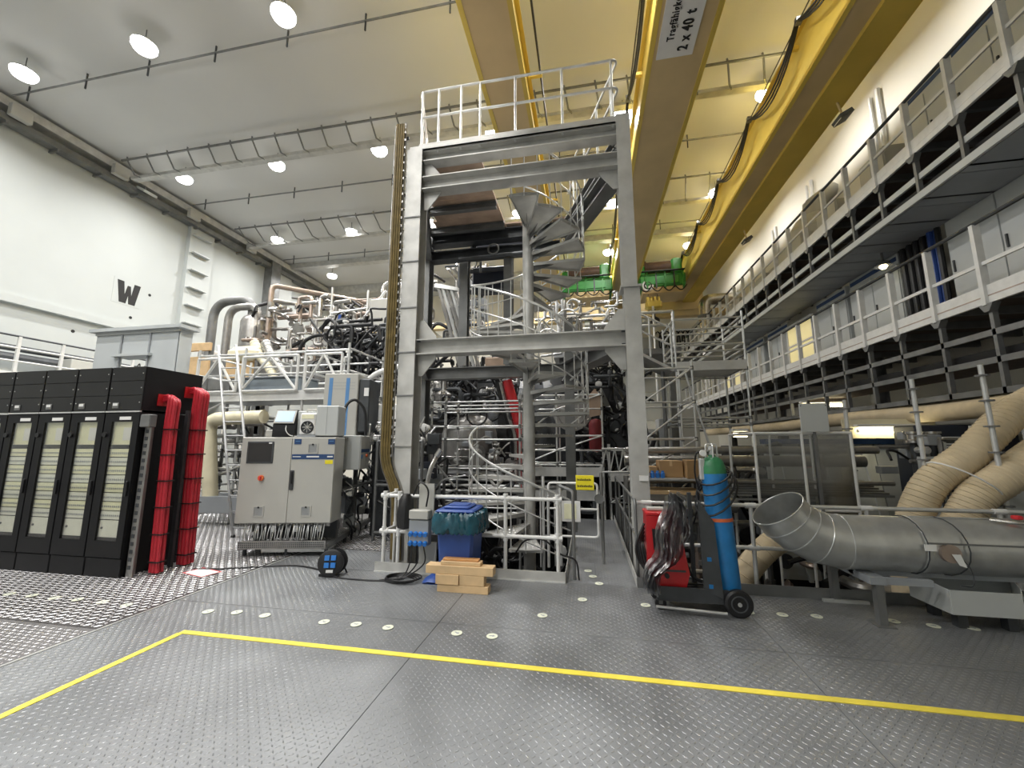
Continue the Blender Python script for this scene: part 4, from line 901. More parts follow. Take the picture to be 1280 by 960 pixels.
O('housing', MB().cbox(-.14, .22, -.14, .2, 0.02, .52, .012), cabg, gb); O('seam', MB().box(.03, .036, -.143, -.139, .03, .51), midg, gb); O('foot', MB().box(-.12, .2, -.1, .18, 0, .02), darks, gb)
p = cart_pt(1.12, 1.15, 1.87)
ch = T('chiller_cabinet', 'tall pale chiller cabinet with two blue stripes standing behind the control cabinet', 'chiller', p, rz=math.radians(10), local=True)
O('body', MB().cbox(-.32, .34, -.1, .5, 0, 1.24, .012), lgrey, ch); O('side_housing', MB().cbox(.345, .56, -.06, .5, .1, 1.14, .02), darks, ch); O('side_display', MB().box(.45, .54, -.068, -.058, .8, .96), paper, ch)
for x in (-.24, .09): O('blue_stripe', MB().prism([(x, -.104, .04), (x + .07, -.104, .04), (x + .09, -.104, 1.15), (x + .02, -.104, 1.15)], (0, .005, 0)), steelblue, ch)
q = MB()
for i in range(14):
    for j in range(3): q.box(-.20 + i * .035, -.18 + i * .035, -.102, -.098, .93 + j * .06, .945 + j * .06)
O('vent_holes', q, midg, ch); O('underframe', MB().box(-.3, .5, -.05, .45, -.02, 0), galvd, ch)
p1 = cart_pt(1.45, .45, 1.87)
hs_ = T('arched_hose', 'black arched hose running from the cabinet top behind the instrument box', 'hose', p1)
O('hose', MB().tube(catmull([cart_pt(1.38, .55, 2.15), cart_pt(1.42, .6, 2.45), cart_pt(1.54, .7, 2.55), cart_pt(1.70, .75, 2.35), cart_pt(1.74, .75, 1.9)]), .026, 8), black, hs_)
q = MB()
wb = T('white_case', 'white equipment case on the machine behind the cart, left of the cable ladder', 'case', (-3.7, 7.4, 2.0)); O('housing', MB().cbox(-4.15, -3.45, 7.4, 7.9, 2.0, 2.55, .02), paper, wb); O('foot', MB().box(-4.2, -3.4, 7.4, 7.9, .0, 2.0), darks, wb)
# cable reel
re_ = T('cable_reel', 'black cable reel with four blue sockets standing on the floor by the cart', 'cable reel', (-3.44, 5.15, 0))
c0 = V((-3.44, 5.15, .17)); ax = V((.25, -1, .12)).normalized()
O('drum', MB().lathe([(.02, -.09), (.17, -.09), (.17, -.06), (.10, -.055), (.10, .055), (.17, .06), (.17, .09), (.15, .1), (.02, .1)], c0, ax, 24), black, re_)
uu = ax.cross(V((0, 0, 1))).normalized(); vv = uu.cross(ax).normalized()
for sx in (-1, 1):
    for sz in (-1, 1): c = c0 + uu * (.042 * sx) + vv * (.045 * sz + .02) + ax * .1; O('socket', MB().obox(c, (.062, .062, .04), Matrix((uu, vv, ax)).transposed()), blueb, re_)
O('rating_plate', MB().obox(c0 - vv * .10 + ax * .1, (.09, .035, .01), Matrix((uu, vv, ax)).transposed()), paper, re_)
O('stand', MB().tube([c0 - ax * .1 + uu * .16 - V((0, 0, .155)), c0 - ax * .02 + V((0, 0, .20)), c0 - ax * .1 - uu * .16 - V((0, 0, .155))], .012, 6), black, re_); O('foot_bar', MB().box(-3.58, -3.30, 5.06, 5.1, 0, .03), black, re_)
t = T('power_lead', 'black power lead running along the floor under the control cabinet', 'cable', (-4.5, 5.1, 0))
O('lead', MB().tube(catmull([(-3.6, 5.25, .012), (-4.2, 5.4, .012), (-4.8, 5.2, .012), (-5.2, 5.05, .012), (-5.5, 5.0, .012)]), .011, 6), black, t)
# second dark rig beyond the cart
def clutter(parent, c0, c1, n, kinds, seed, rr=(.015, .06)):
    R = random.Random(seed); c0 = V(c0); c1 = V(c1)
    def rp(): return V((R.uniform(c0.x, c1.x), R.uniform(c0.y, c1.y), R.uniform(c0.z, c1.z)))
    for i in range(n):
        k, m = kinds[i % len(kinds)]
        p = rp()
        if k == 'pipe':
            pts = [p]; 
            for j in range(R.randint(2, 4)):
                ax = R.choice((0, 0, 1, 2, 2)); d = R.uniform(.25, .9) * R.choice((-1, 1)); q = pts[-1].copy(); q[ax] = min(c1[ax], max(c0[ax], q[ax] + d)); pts.append(q)
            pts = [pts[0]] + [b for a, b in zip(pts, pts[1:]) if (a - b).length > .08]
            if len(pts) < 2: continue
            r = R.uniform(*rr); O('pipe', MB().tube(bend(pts, r * 2.2, 3), r, 8), m, parent)
        elif k == 'hose':
            q = p + V((R.uniform(-.8, .8), R.uniform(-.4, .4), R.uniform(-.3, .5))); mid = (p + q) / 2 + V((R.uniform(-.3, .3), R.uniform(-.3, .3), R.choice((-.5, .4)) * R.uniform(.3, 1)))
            O('hose', MB().tube(catmull([p, p.lerp(mid, .6) + V((0, 0, .05)), mid, q.lerp(mid, .4), q], 4), R.uniform(rr[0], rr[1] * .8), 7), m, parent)
        elif k == 'valve':
            s = R.uniform(.05, .12); a = V(R.choice(((1, 0, 0), (0, 0, 1), (0, 1, 0)))); O('valve', MB().lathe([(s * .3, 0), (s, .02), (s, .05), (s * .45, .06), (s * .45, .16), (s * .8, .17), (s * .8, .22)], p, a, 12), m, parent)
        elif k == 'flange':
            s = R.uniform(.10, .22); O('flange', MB().lathe([(s * .6, 0), (s * .6, .1), (s, .1), (s, .16), (s * .5, .17)], p, (R.uniform(-.3, .3), -1, R.uniform(-.2, .3)), 16), m, parent)
        elif k == 'box':
            s = V((R.uniform(.1, .3), R.uniform(.1, .25), R.uniform(.1, .35))); O('device_box', MB().cbox(p.x, p.x + s.x, p.y, p.y + s.y, p.z, p.z + s.z, .01), m, parent)
        elif k == 'coil':
            O('cable_loop', MB().torus(p, R.uniform(.15, .35), R.uniform(.02, .04), (R.uniform(-.5, .5), -1, R.uniform(-.4, .4)), 16, 6), m, parent)
rg_ = T('test_rig', 'dark rig of frames and grey cables on the floor right of the control cart', 'machine', (-3.4, 7.2, 0))
tubes(rg_, 'frame_tube', [((-3.9, 7.0, .15), (-3.0, 7.0, .15)), ((-3.9, 7.0, 1.8), (-3.0, 7.0, 1.8)), ((-3.9, 7, .0), (-3.9, 7, 1.8)), ((-3.0, 7, .0), (-3.0, 7, 1.8)), ((-3.9, 8.2, .0), (-3.9, 8.2, 1.8)), ((-3.0, 8.2, 0), (-3.0, 8.2, 1.8)), ((-3.9, 7, 1), (-3, 7, 1))], .03, galvd)
clutter(rg_, (-3.95, 6.95, .3), (-3.0, 8.0, 1.9), 70, [('hose', black), ('pipe', darks), ('box', midg), ('hose', alu), ('pipe', silverd), ('box', darks), ('box', navy), ('hose', darks)], 3, (.012, .03))
clutter(rg_, (-4.3, 6.9, 1.75), (-3.0, 8.0, 2.15), 26, [('pipe', silver), ('valve', silver), ('hose', lgrey), ('valve', paper)], 4, (.01, .022))

# ================================================================== WELDING CART + CYLINDER
wc = T('welding_cart', 'dark two wheeled cart with castors carrying welder and gas cylinder', 'cart', (1.05, 4.9, 0))
O('platform', MB().cbox(.68, 1.42, 4.78, 5.14, .15, .22, .01), blackp, wc)
O('side_channel', MB().box(.68, 1.40, 4.76, 4.78, .10, .24), darks, wc)
O('push_bar', MB().cyl((.66, 4.70, .06), (1.34, 4.66, .05), .014), galvb, wc)
for y in (4.72, 5.2):
    w_ = O('wheel', MB().lathe([(.03, -.035), (.115, -.035), (.135, -.02), (.135, .02), (.115, .035), (.03, .035)], (1.47, y, .135), (0, 1, 0), 28), black, wc)
    O('hub', MB().cyl((1.47, y - .045, .135), (1.47, y + .045, .135), .02, 12), alu, w_); O('rim_ring', MB().torus((1.47, y - .034, .135), .075, .008, (0, 1, 0), 24), darks, w_)
O('axle', MB().cyl((1.47, 4.7, .135), (1.47, 5.2, .135), .012), darks, wc)
for y in (4.80, 5.1): O('castor', MB().cyl((.72, y - .02, .06), (.72, y + .02, .06), .06, 14), black, wc); O('castor_fork', MB().box(.70, .74, y - .03, y + .03, .06, .15), galvd, wc)
O('back_panel', MB().prism([(1.16, 4.77, .22), (1.34, 4.74, .16), (1.31, 4.79, .92), (1.19, 4.79, 1.10), (1.16, 4.80, 1.12)], (0, .015, 0)), darks, wc)
for z in (.25, .52): O('slot', MB().box(1.21, 1.25, 4.755, 4.785, z, z + .04), cylb, wc)
O('frame_post', MB().box(1.10, 1.14, 4.98, 5.02, .2, 1.2), darks, wc); O('top_bar', MB().cbox(.66, 1.16, 5.0, 5.06, .92, 1.02, .01), darks, wc)
gc = T('gas_cylinder', 'blue gas cylinder with a green shoulder strapped to the cart', 'gas cylinder', (1.42, 4.92, .16))
A0 = V((1.44, 4.93, .17)); A1 = V((1.39, 4.97, 1.50)); ax = (A1 - A0).normalized()
O('body', MB().lathe([(.105, 0), (.126, .02), (.132, .06), (.132, 1.25)], A0, ax, 24), cylb, gc); O('shoulder', MB().lathe([(.132, 1.25), (.128, 1.32), (.108, 1.39), (.07, 1.43), (.04, 1.44), (.035, 1.46)], A0, ax, 24), cylg, gc)
top = A0 + ax * 1.46
O('valve', MB().lathe([(.022, 0), (.022, .05), (.035, .055), (.035, .09), (.012, .1)], top, ax, 12), alu, gc)
O('guard_cage', MB().tube(bend([top + V((-.06, 0, -.05)), top + V((-.06, 0, .12)), top + V((.06, 0, .12)), top + V((.06, 0, -.05))], .03), .010, 6).tube(bend([top + V((0, -.06, -.05)), top + V((0, -.06, .12)), top + V((0, .06, .12)), top + V((0, .06, -.05))], .03), .010, 6), galvb, gc)
O('gauge', MB().cyl(top + V((-.11, -.06, .02)), top + V((-.11, -.09, .02)), .035, 14), paper, gc); O('gauge_tube', MB().cyl(top + V((0, 0, .05)), top + V((-.11, -.04, .03)), .012), silver, gc); O('regulator', MB().cbox(top.x - .15, top.x - .09, top.y - .06, top.y, top.z - .28, top.z - .04, .01), galvb, gc)
O('shoulder_label', MB().lathe([(.111, 1.27), (.1095, 1.315)], A0, ax, 24), paper, gc) if False else None
O('strap', MB().lathe([(.134, .74), (.138, .74), (.138, .775), (.134, .775)], A0, ax, 24), orange, gc, label='orange ratchet strap')
hz = T('gas_hose', 'black hose looped around the top of the blue gas cylinder', 'hose', top)
for k in range(4):
    z = 1.18 - .07 * k; pts = []
    for i in range(17):
        a = 2 * PI * i / 16; pts.append(A0 + ax * (z + .10 * math.sin(a + .8) * (1 + .4 * k) + .05) + V((math.cos(a) * (.170 + .02 * k), math.sin(a) * .17, 0)))
    O('loop', MB().tube(pts[:-1], .011, 6, closed=True), black, hz)
O('drop', MB().tube(catmull([top + V((-.10, -.05, .0)), top + V((-.17, -.04, .02)), top + V((-.19, 0, -.2)), top + V((-.16, .02, -.45)), top + V((-.22, .05, -.75)), (1.0, 5.0, .6)]), .010, 6), black, hz)
wd = T('welding_machine', 'red welding machine with black front standing on the cart', 'welder', (.86, 4.95, .22))
O('body', MB().prism([(.62, 4.82, .98), (.60, 4.82, .42), (.70, 4.82, .23), (1.00, 4.82, .23), (1.04, 4.82, .36), (.94, 4.82, .98)], (0, .28, 0)), redp, wd)
O('control_panel', MB().prism([(.68, 4.815, .60), (.80, 4.815, .60), (.79, 4.815, .82), (.67, 4.815, .82)], (0, .006, 0)), black, wd); O('knob', MB().cyl((.74, 4.81, .72), (.74, 4.79, .72), .028, 12), darks, wd)
O('lid', MB().cbox(.61, .95, 4.81, 5.11, .96, 1.0, .01), redp, wd); O('handle', MB().cbox(.64, .92, 4.9, 4.98, 1.0, 1.04, .01), lgrey, wd); O('side_stripe', MB().box(.70, 1.0, 4.813, 4.82, .38, .40), darks, wd)
for x in (.7, .8): O('connector', MB().cyl((x, 4.82, .34), (x, 4.78, .34), .025, 10), black, wd)
t = T('welding_leads', 'black welding leads hanging between the red welder and the rail', 'cable', (.6, 4.9, .4))
for k in range(5):
    O('lead', MB().tube(catmull([(.60, 4.9 + .03 * k, .86 - .05 * k), (.50 + .02 * k, 4.88, .62), (.53 + .03 * k, 4.86, .45 - .04 * k), (.66, 4.84, .38 - .02 * k)]), .014, 6), black, t)
for k in range(3): O('lead', MB().tube(catmull([(1.02, 4.98, .5 - .05 * k), (1.10, 4.95, .30), (1.2 + .03 * k, 4.93, .25), (1.05, 4.9, .24), (.95, 4.86, .24)]), .012, 6), black, t)
# crumpled transparent wrap
def wrap(path, w0, nu, nv, seed, amp=.035):
    R = random.Random(seed); m = MB(); vs = []; pa = catmull(path, 10)
    ph = [R.uniform(0, 6.28) for _ in range(8)]
    for j in range(nu):
        s = j / (nu - 1); c = pa[min(len(pa) - 1, int(s * (len(pa) - 1)))]; w_ = w0(s)
        for k in range(nv):
            t = k / (nv - 1) * 2 - 1
            f = amp * (math.sin(9 * t + 4 * s + ph[0]) + .7 * math.sin(17 * t - 7 * s + ph[1]) + .5 * math.sin(11 * s + 5 * t + ph[2])) + R.uniform(-.008, .008)
            vs.append((c[0] + w_ * t + .02 * math.sin(13 * s + ph[3]), c[1] - .02 + f - .03 * (1 - t * t), c[2] + .05 * t * t * math.sin(5 * s + ph[4]) + R.uniform(-.008, .008)))
    m.add(vs, [(j * nv + k, j * nv + k + 1, (j + 1) * nv + k + 1, (j + 1) * nv + k) for j in range(nu - 1) for k in range(nv - 1)]); return m
wr_ = wrap([(.89, 4.80, 1.22), (.86, 4.72, 1.05), (.83, 4.70, .82), (.76, 4.68, .58), (.64, 4.68, .42), (.60, 4.68, .24)], lambda s: .06 + .07 * math.sin(PI * min(1, s * 1.2)) + .03 * max(0, s - .6), 44, 26, 5)
wr_.add([(p[0] + .03, p[1] - .05, p[2] - .03) for p in wr_.v[:]], wr_.f[:])
O_w = TH('plastic_wrap', 'crumpled clear plastic sheet draped over the red welding machine', 'plastic sheet', wr_, wrapm)
TH('plastic_wrap', 'narrow hanging end of the clear plastic at the right of the red welder', 'plastic sheet', wrap([(.93, 4.80, 1.21), (.98, 4.76, 1.08), (.99, 4.75, .88), (.95, 4.74, .70)], lambda s: .05, 20, 14, 8, .02), wrapm)

# ================================================================== DUCT
DY = 5.05
du = T('ventilation_duct', 'big galvanised spiral duct with an open elbow lying on a trestle', 'duct', (3.5, DY, .4))
DR = .275; zc = .72
d0 = V((2.62, DY, zc)); d1_ = V((7.2, DY + .1, zc - .02))
O('straight_duct', MB().lathe([(DR, 0), (DR, .62), (DR + .012, .63), (DR + .012, .66), (DR, .67), (DR, 4.6)], d0, d1_ - d0, 32), ductm, du)
# elbow of four gores ending in an open mouth
el = [V((2.62, DY, zc)), V((2.41, DY, zc + .035)), V((2.24, DY - .02, zc + .12)), V((2.11, DY - .04, zc + .22)), V((2.02, DY - .06, zc + .33))]
m = MB(); n = 32; vs = []
axs = [V((-1, 0, .05)), V((-.92, -.04, .35)), V((-.8, -.08, .58)), V((-.67, -.11, .74)), V((-.58, -.13, .80))]
for p, a in zip(el, axs):
    a = a.normalized(); u = V((0, 1, 0)); u = (u - a * u.dot(a)).normalized(); v = a.cross(u)
    for k in range(n): q = 2 * PI * k / n; vs.append(p + u * (DR * math.cos(q)) + v * (DR * math.sin(q)))
for p, a, rr in zip(el[::-1], axs[::-1], [DR - .006] * 5):
    a = a.normalized(); u = V((0, 1, 0)); u = (u - a * u.dot(a)).normalized(); v = a.cross(u)
    for k in range(n): q = 2 * PI * k / n; vs.append(p + u * (rr * math.cos(q)) + v * (rr * math.sin(q)))
m.add(vs, [(j * n + k, j * n + (k + 1) % n, (j + 1) * n + (k + 1) % n, (j + 1) * n + k) for j in range(9) for k in range(n)])
O('elbow', m, ductm, du, ang=20)
for p, a in zip(el, axs): O('seam_ring', MB().torus(p, DR + .001, .007, a, 32, 6), ductm, du)
O('top_rib', MB().box(3.3, 7, DY - .01, DY + .01, zc + DR - .005, zc + DR + .008), ductm, du); O('side_seam', MB().box(3.25, 7, DY - DR - .004, DY - DR + .01, zc + .06, zc + .075), galvd, du)
O('inspection_cover', MB().cyl((3.42, DY - DR + .03, zc - .02), (3.42, DY - DR - .015, zc - .02), .085, 18), copper, du, label='round brown inspection cover')
for x, a in ((3.18, .08), (3.34, .3)): O('wire_loop', MB().tube([(x + a * math.sin(q * PI / 20) * .8, DY + (DR + .008) * math.cos(q * PI / 10), zc + (DR + .008) * math.sin(q * PI / 10)) for q in range(20)], .006, 5, closed=True), darks, du)
O('tag', MB().box(3.20, 3.30, DY - DR - .02, DY - DR - .015, zc + .0, zc + .06), paper, du); O('tag', MB().prism([(3.46, DY - DR - .03, zc - .12), (3.52, DY - DR - .03, zc - .14), (3.48, DY - DR - .03, zc - .02), (3.41, DY - DR - .03, zc - .02)], (0, .004, 0)), paper, du)
O('tag_string', MB().tube(catmull([(3.46, DY - DR - .02, zc - .02), (3.55, DY - DR - .02, zc - .15), (3.56, DY - DR - .01, zc - .3), (3.52, DY - .2, zc - .33)]), .005, 5), darks, du)
O('lift_handle', MB().tube(bend([(3.95, DY - .06, zc + DR), (4.1, DY - .18, zc + DR - .01), (4.55, DY - .18, zc + DR + .0), (4.6, DY - .06, zc + DR)], .06), .018, 8), silver, du)
for x in (4.15, 4.33): O('clip', MB().cbox(x, x + .06, DY - .1, DY - .03, zc + DR + .01, zc + DR + .05, .008), signr, du)
ts = T('duct_trestle', 'grey steel trestle with two legs holding up the duct', 'trestle', (2.8, 5, 0))
for x, y in ((2.78, 4.80), (2.70, 5.40)): O('leg', MB().box(x - .035, x + .035, y - .035, y + .035, 0, .44), galvd, ts)
O('cross_bar', MB().box(2.70, 2.84, 4.76, 5.45, .38, .45), midg, ts); O('top_bar', MB().box(2.80, 3.25, 4.78, 4.84, .38, .44), midg, ts)
O('foot_plate', MB().box(2.70, 2.86, 4.72, 4.88, 0, .01), galvd, ts)
O('leg', MB().box(4.9, 4.97, 4.8, 4.87, 0, .44), galvd, ts); O('saddle', MB().box(2.7, 5.0, 5.02, 5.1, .40, .447), midg, ts)
tb = T('sheet_metal_tray', 'open grey sheet metal tray lying on the floor under the duct', 'tray', (3.7, 5, 0.1))
def traypt(u, v, z): return (3.26 + u * 1.0 + v * .55, 5.16 - u * .02 - v * .42, z)
zt0, zt1 = .17, .42
q = [traypt(0, 0, 0), traypt(1.2, 0, 0), traypt(1.2, 1, 0), traypt(0, 1, 0)]
q = [(3.36, 5.28), (4.25, 5.26), (3.95, 4.80), (3.38, 4.80)]
m = MB(); m.prism([(x, y, .14) for x, y in q], (0, 0, .01)); O('bottom', m, midg, tb)
for i in range(4):
    a, b = q[i], q[(i + 1) % 4]; nx, ny = (b[1] - a[1]), -(b[0] - a[0]); L = math.hypot(nx, ny); nx, ny = -nx / L * .006, -ny / L * .006
    O('side_wall', MB().prism([(a[0], a[1], .14), (b[0], b[1], .14), (b[0] , b[1], .40 if i != 2 else .36), (a[0], a[1], .40 if i not in (2, 3) else (.36))], (nx, ny, 0)), cabg, tb)
for x, y in ((3.5, 4.9), (3.9, 4.9), (3.5, 5.2), (4.1, 5.2)): O('support_block', MB().box(x - .04, x + .04, y - .04, y + .04, 0, .14), darks, tb)
O('strip', MB().box(2.55, 3.0, 5.34, 5.38, 0, .03), galvb, tb)
# ---- beige hoses
for k, (pts, tx) in enumerate((([(4.10, 6.5, -1.2), (4.12, 6.4, .3), (4.35, 6.3, 1.15), (4.9, 6.3, 1.62), (5.6, 6.5, 2.15), (6.6, 7.0, 2.55)], 'left one of the arched pair behind the duct'), ([(4.42, 6.25, -1.2), (4.42, 6.15, .3), (4.62, 6.05, 1.0), (5.05, 6.05, 1.36), (5.7, 6.2, 1.75), (6.7, 6.6, 2.2)], 'right one of the arched pair behind the duct'))):
    h = T('ventilation_hose', 'thick beige ribbed fabric hose, ' + tx, 'hose', pts[0], 'beige ribbed hoses')
    c = catmull(pts, 12); O('hose', MB().tube(c, .185, 18), beige, h)
    L = 0; last = c[0]
    for a, b in zip(c, c[1:]):
        L += (b - a).length
        if L > .035 and b.z > .2:
            O('rib', MB().torus(b, .186, .008, b - a, 16, 4), beige, h); L = 0
O('tie_cord', MB().tube([(4.62 + .30 * math.cos(q * PI / 9) * 1.0, 6.1 + .32 * math.sin(q * PI / 9), 1.30 - .22 * math.cos(q * PI / 9)) for q in range(18)], .010, 5, closed=True), paper, h)
h = T('ventilation_hose', 'beige ribbed hose dipping into the pit between gas cylinder and duct mouth', 'hose', (2, 6, 0), 'beige ribbed hoses')
c = catmull([(1.55, 6.3, -1.2), (1.9, 6.2, -.2), (2.45, 6.25, .42), (3.0, 6.4, .50)], 12); O('hose', MB().tube(c, .16, 16), beige, h)
for a, b in zip(c[::2], c[1::2]): O('rib', MB().torus(b, .16, .008, b - a, 16, 4), beige, h)
h = T('overhead_hose', 'long beige air duct slung under the lower gallery', 'duct', (6.2, 12, 2.4))
O('hose', MB().tube(catmull([(7.1, 3, 2.44), (6.65, 6, 2.40), (6.7, 9, 2.36), (6.62, 12, 2.40), (6.7, 16, 2.36), (6.6, 24, 2.40)], 6), .18, 14), beige, h)
# ---- upright scaffold poles right
for (a, b, c, d, y, tx) in ((1225, 456, 1262, 632, 6.0, 'tall one with couplers in front of the beige hoses'), (1139, 474, 1160, 600, 6.4, 'one left of the beige hoses'), (1055, 500, 1060, 560, 7.2, 'short one behind the white board')):
    p0 = P(c, d, y=y); p1 = P(a, b, y=y); p0 = V((p0.x, y, -3.2)); p1 = V((p1.x, y, p1.z))
    t = T('scaffold_pole', 'upright galvanised scaffold pole, ' + tx, 'pole', p0, 'scaffold poles by the hoses')
    O('tube', MB().cyl(p0, p1, .028, 10), galvb, t)
    for k in range(9): z = p1.z - .15 - k * .32; q = p0.lerp(p1, (z + 3.2) / (p1.z + 3.2)); O('coupler', MB().cyl((q.x, q.y, z), (q.x, q.y, z + .02), .07, 8), galvd, t)
wbd = T('notice_board', 'blank pale grey board mounted on the rail above the pit', 'board', P(1017, 540, y=7.0))
a, b = P(998, 505, y=7.0), P(1037, 540, y=7.0)
O('board', MB().cbox(a.x, b.x, 6.99, 7.01, b.z, a.z, .004), cabg, wbd)
for x in (a.x + .02, b.x - .02): O('screw', MB().cyl((x, 6.99, a.z - .03), (x, 6.985, a.z - .03), .008, 8), darks, wbd)
O('post', MB().box((a.x + b.x) / 2 - .02, (a.x + b.x) / 2 + .02, 7.02, 7.06, -3.2, a.z), galvd, wbd)
# clear plastic enclosure
en = T('clear_enclosure', 'white framed booth with clear plastic walls above the pit', 'enclosure', (3.2, 7.2, -3.2))
x0, x1, y0, y1 = 2.62, 3.98, 7.05, 8.2
seg = []
for x in (x0, (x0 + x1) / 2, x1):
    for y in (y0, y1): seg.append(((x, y, -3.2), (x, y, 1.92)))
for y in (y0, y1): seg += [((x0, y, 1.92), (x1, y, 1.92)), ((x0, y, .75), (x1, y, .75))]
for x in (x0, x1): seg.append(((x, y0, 1.92), (x, y1, 1.92)))
tubes(en, 'frame_tube', seg, .022, whitep)
O('clear_wall', MB().box(x0 + .03, x1 - .03, y0 - .004, y0, .2, 1.9), plast, en); O('clear_wall', MB().box(x1 - .002, x1 + .002, y0 + .03, y1 - .03, .2, 1.9), plast, en)
# ---- fluorescent lights
for (x, y, z, L, tx) in ((6.2, 9.6, 2.02, 1.3, 'bright one under the lower gallery behind the hoses'), (7.0, 13.5, 2.9, 1.2, 'one glimpsed between the gallery trays'), (3.4, 9.9, 1.95, .35, 'small one behind the clear booth')):
    t = T('fluorescent_lamp', 'warm glowing fluorescent lamp, ' + tx, 'lamp', (x, y, z), 'fluorescent lamps below the galleries')
    O('housing', MB().cbox(x - L / 2, x + L / 2, y - .02, y + .12, z + .08, z + .14, .01), whitep, t); O('tube', MB().cyl((x - L / 2 + .04, y + .02, z), (x + L / 2 - .04, y + .02, z), .05, 10), tubem, t)
    if L > 1.25: O('added_reflector', MB().box(x - L / 2 - .2, x + L / 2 + .2, y + .12, y + .14, z - .15, z + .25), foam, t)  # added cream panel, catches the tube's light to widen its glow
    for s in (-1, 1): O('end_cap', MB().cyl((x + s * (L / 2 - .04), y + .02, z), (x + s * (L / 2 - .02), y + .02, z), .04, 10), whitep, t)
# ================================================================== SCAFFOLDS
def scaffold(name, label, xs, ys, z0, levels, decks=(), m=galvb, r=.026, diag=True, cat='scaffold', rails=()):
    t = T(name, label, cat, (xs[0], ys[0], z0))
    zt = max(list(levels) + list(rails)) + .15
    for x in xs:
        for y in ys:
            s = O('standard', MB().cyl((x, y, z0), (x, y, zt), r, 8), m, t)
            for z in levels: O('coupler', MB().cyl((x, y, z - .04), (x, y, z + .04), r * 1.7, 8), galvd, s)
    for z in list(levels) + list(rails):
        for y in ys:
            for a, b in zip(xs, xs[1:]): O('ledger', MB().cyl((a, y, z), (b, y, z), r * .9, 8), m, t)
        for x in xs:
            for a, b in zip(ys, ys[1:]): O('transom', MB().cyl((x, a, z + .03), (x, b, z + .03), r * .9, 8), m, t)
    if diag:
        for k, (a, b) in enumerate(zip(levels, levels[1:])):
            i = k % (len(xs) - 1); O('brace', MB().cyl((xs[i], ys[0] - .03, a), (xs[i + 1], ys[0] - .03, b), r * .8, 8), m, t)
    for z in decks:
        n = max(1, int((ys[-1] - ys[0]) / .32)); d = (ys[-1] - ys[0]) / n
        for i in range(n): O('deck_board', MB().box(xs[0], xs[-1], ys[0] + i * d, ys[0] + (i + 1) * d - .015, z + .03, z + .09), alu, t)
        O('toe_board', MB().box(xs[0], xs[-1], ys[0] - .05, ys[0] - .03, z - .02, z + .20), whitep, t)
    return t
# right: behind the right tower column
scaffold('scaffold', 'tube scaffold with a bright platform between the tower and the galleries', (2.14, 3.68), (10.0, 11.4), -3.2, (.6, 1.6, 2.2, 2.35, 3.5), (3.5,), rails=(3.95, 4.1, 4.5, 4.75), diag=False)
TH('scaffold_brace', 'loose steep tube bracing the scaffold platform by the galleries', 'pole', MB().cyl((2.3, 9.9, 3.45), (2.75, 9.9, 1.65), .026, 8), galvb)
scaffold('scaffold', 'lower tube scaffold right behind the right tower column', (1.15, 2.14), (8.6, 9.8), -3.2, (.2, 1.25, 1.85, 2.6, 3.3), (.6,), r=.022)
st = T('access_stair', 'short railed stair platform right of the tower column', 'stairs', (1.4, 11, 3.6))
O('platform', MB().prism([(1.0, 10.2, 4.25), (2.1, 10.2, 3.6), (2.1, 11.2, 3.6), (1.0, 11.2, 4.25)], (0, 0, -.08)), galv, st)
for z in (.55, 1.0): O('rail', MB().cyl((1.1, 10.2, 4.2 + z), (2.1, 10.2, 3.62 + z), .025), galvb, st)
for t_ in (0, .5, 1): O('post', MB().cyl((1.1 + t_, 10.2, 4.2 - .58 * t_), (1.1 + t_, 10.2, 5.2 - .58 * t_), .025), galvb, st)
O('prop', MB().cyl((1.3, 10.7, -3.2), (1.3, 10.7, 4.0), .05), galvd, st); O('prop', MB().cyl((1.95, 10.7, -3.2), (1.95, 10.7, 3.6), .05), galvd, st)
# middle scaffolds behind the stair
scaffold('scaffold', 'tube scaffold behind the spiral stair, between the rear tower columns', (-1.6, -.75, .35), (9.9, 11.0), -3.2, (-.4, .55, 1.25, 1.6, 1.95, 2.6, 2.95), (.45, 1.0), r=.022)
scaffold('scaffold', 'tube scaffold in front of the dark machine left of the stair pole', (-3.6, -3.25, -1.5), (8.9, 9.8), -3.2, (.35, .60, 1.2, 1.85, 2.15, 2.55, 2.72), (), r=.024, diag=False)
scaffold('scaffold', 'small aluminium trestle scaffold in front of the right tower column base', (.5, 1.4), (9.9, 10.6), -3.2, (.4, .95, 1.6), (.9,), r=.02)
# left
ld = T('ladder', 'aluminium ladder leaning upright left of the control cabinet', 'ladder', (-6.7, 6.8, 0))
a0, a1 = P(291, 672, z=0), P(273, 432, y=7.2); b0 = a0 + V((.40, .06, 0)); b1 = a1 + V((.42, .03, 0))
for q0, q1 in ((a0, a1), (b0, b1)): O('stile', MB().tube([q0, q1], .026, 6), alu, ld)
for k in range(13): s = (k + .6) / 13.4; O('rung', MB().cyl(a0.lerp(a1, s), b0.lerp(b1, s), .015, 6), alu, ld)
for q in (a0, b0): O('foot', MB().cbox(q.x - .03, q.x + .03, q.y - .03, q.y + .03, 0, .05, .008), black, ld)
scaffold('scaffold', 'wide tube scaffold with guard rails behind the ladder and red cables', (-9.2, -7.9, -6.3, -5.2), (7.9, 9.4), 0, (.7, 1.2, 1.75, 2.35, 2.9), (2.75,), rails=(3.35, 3.85), r=.028)
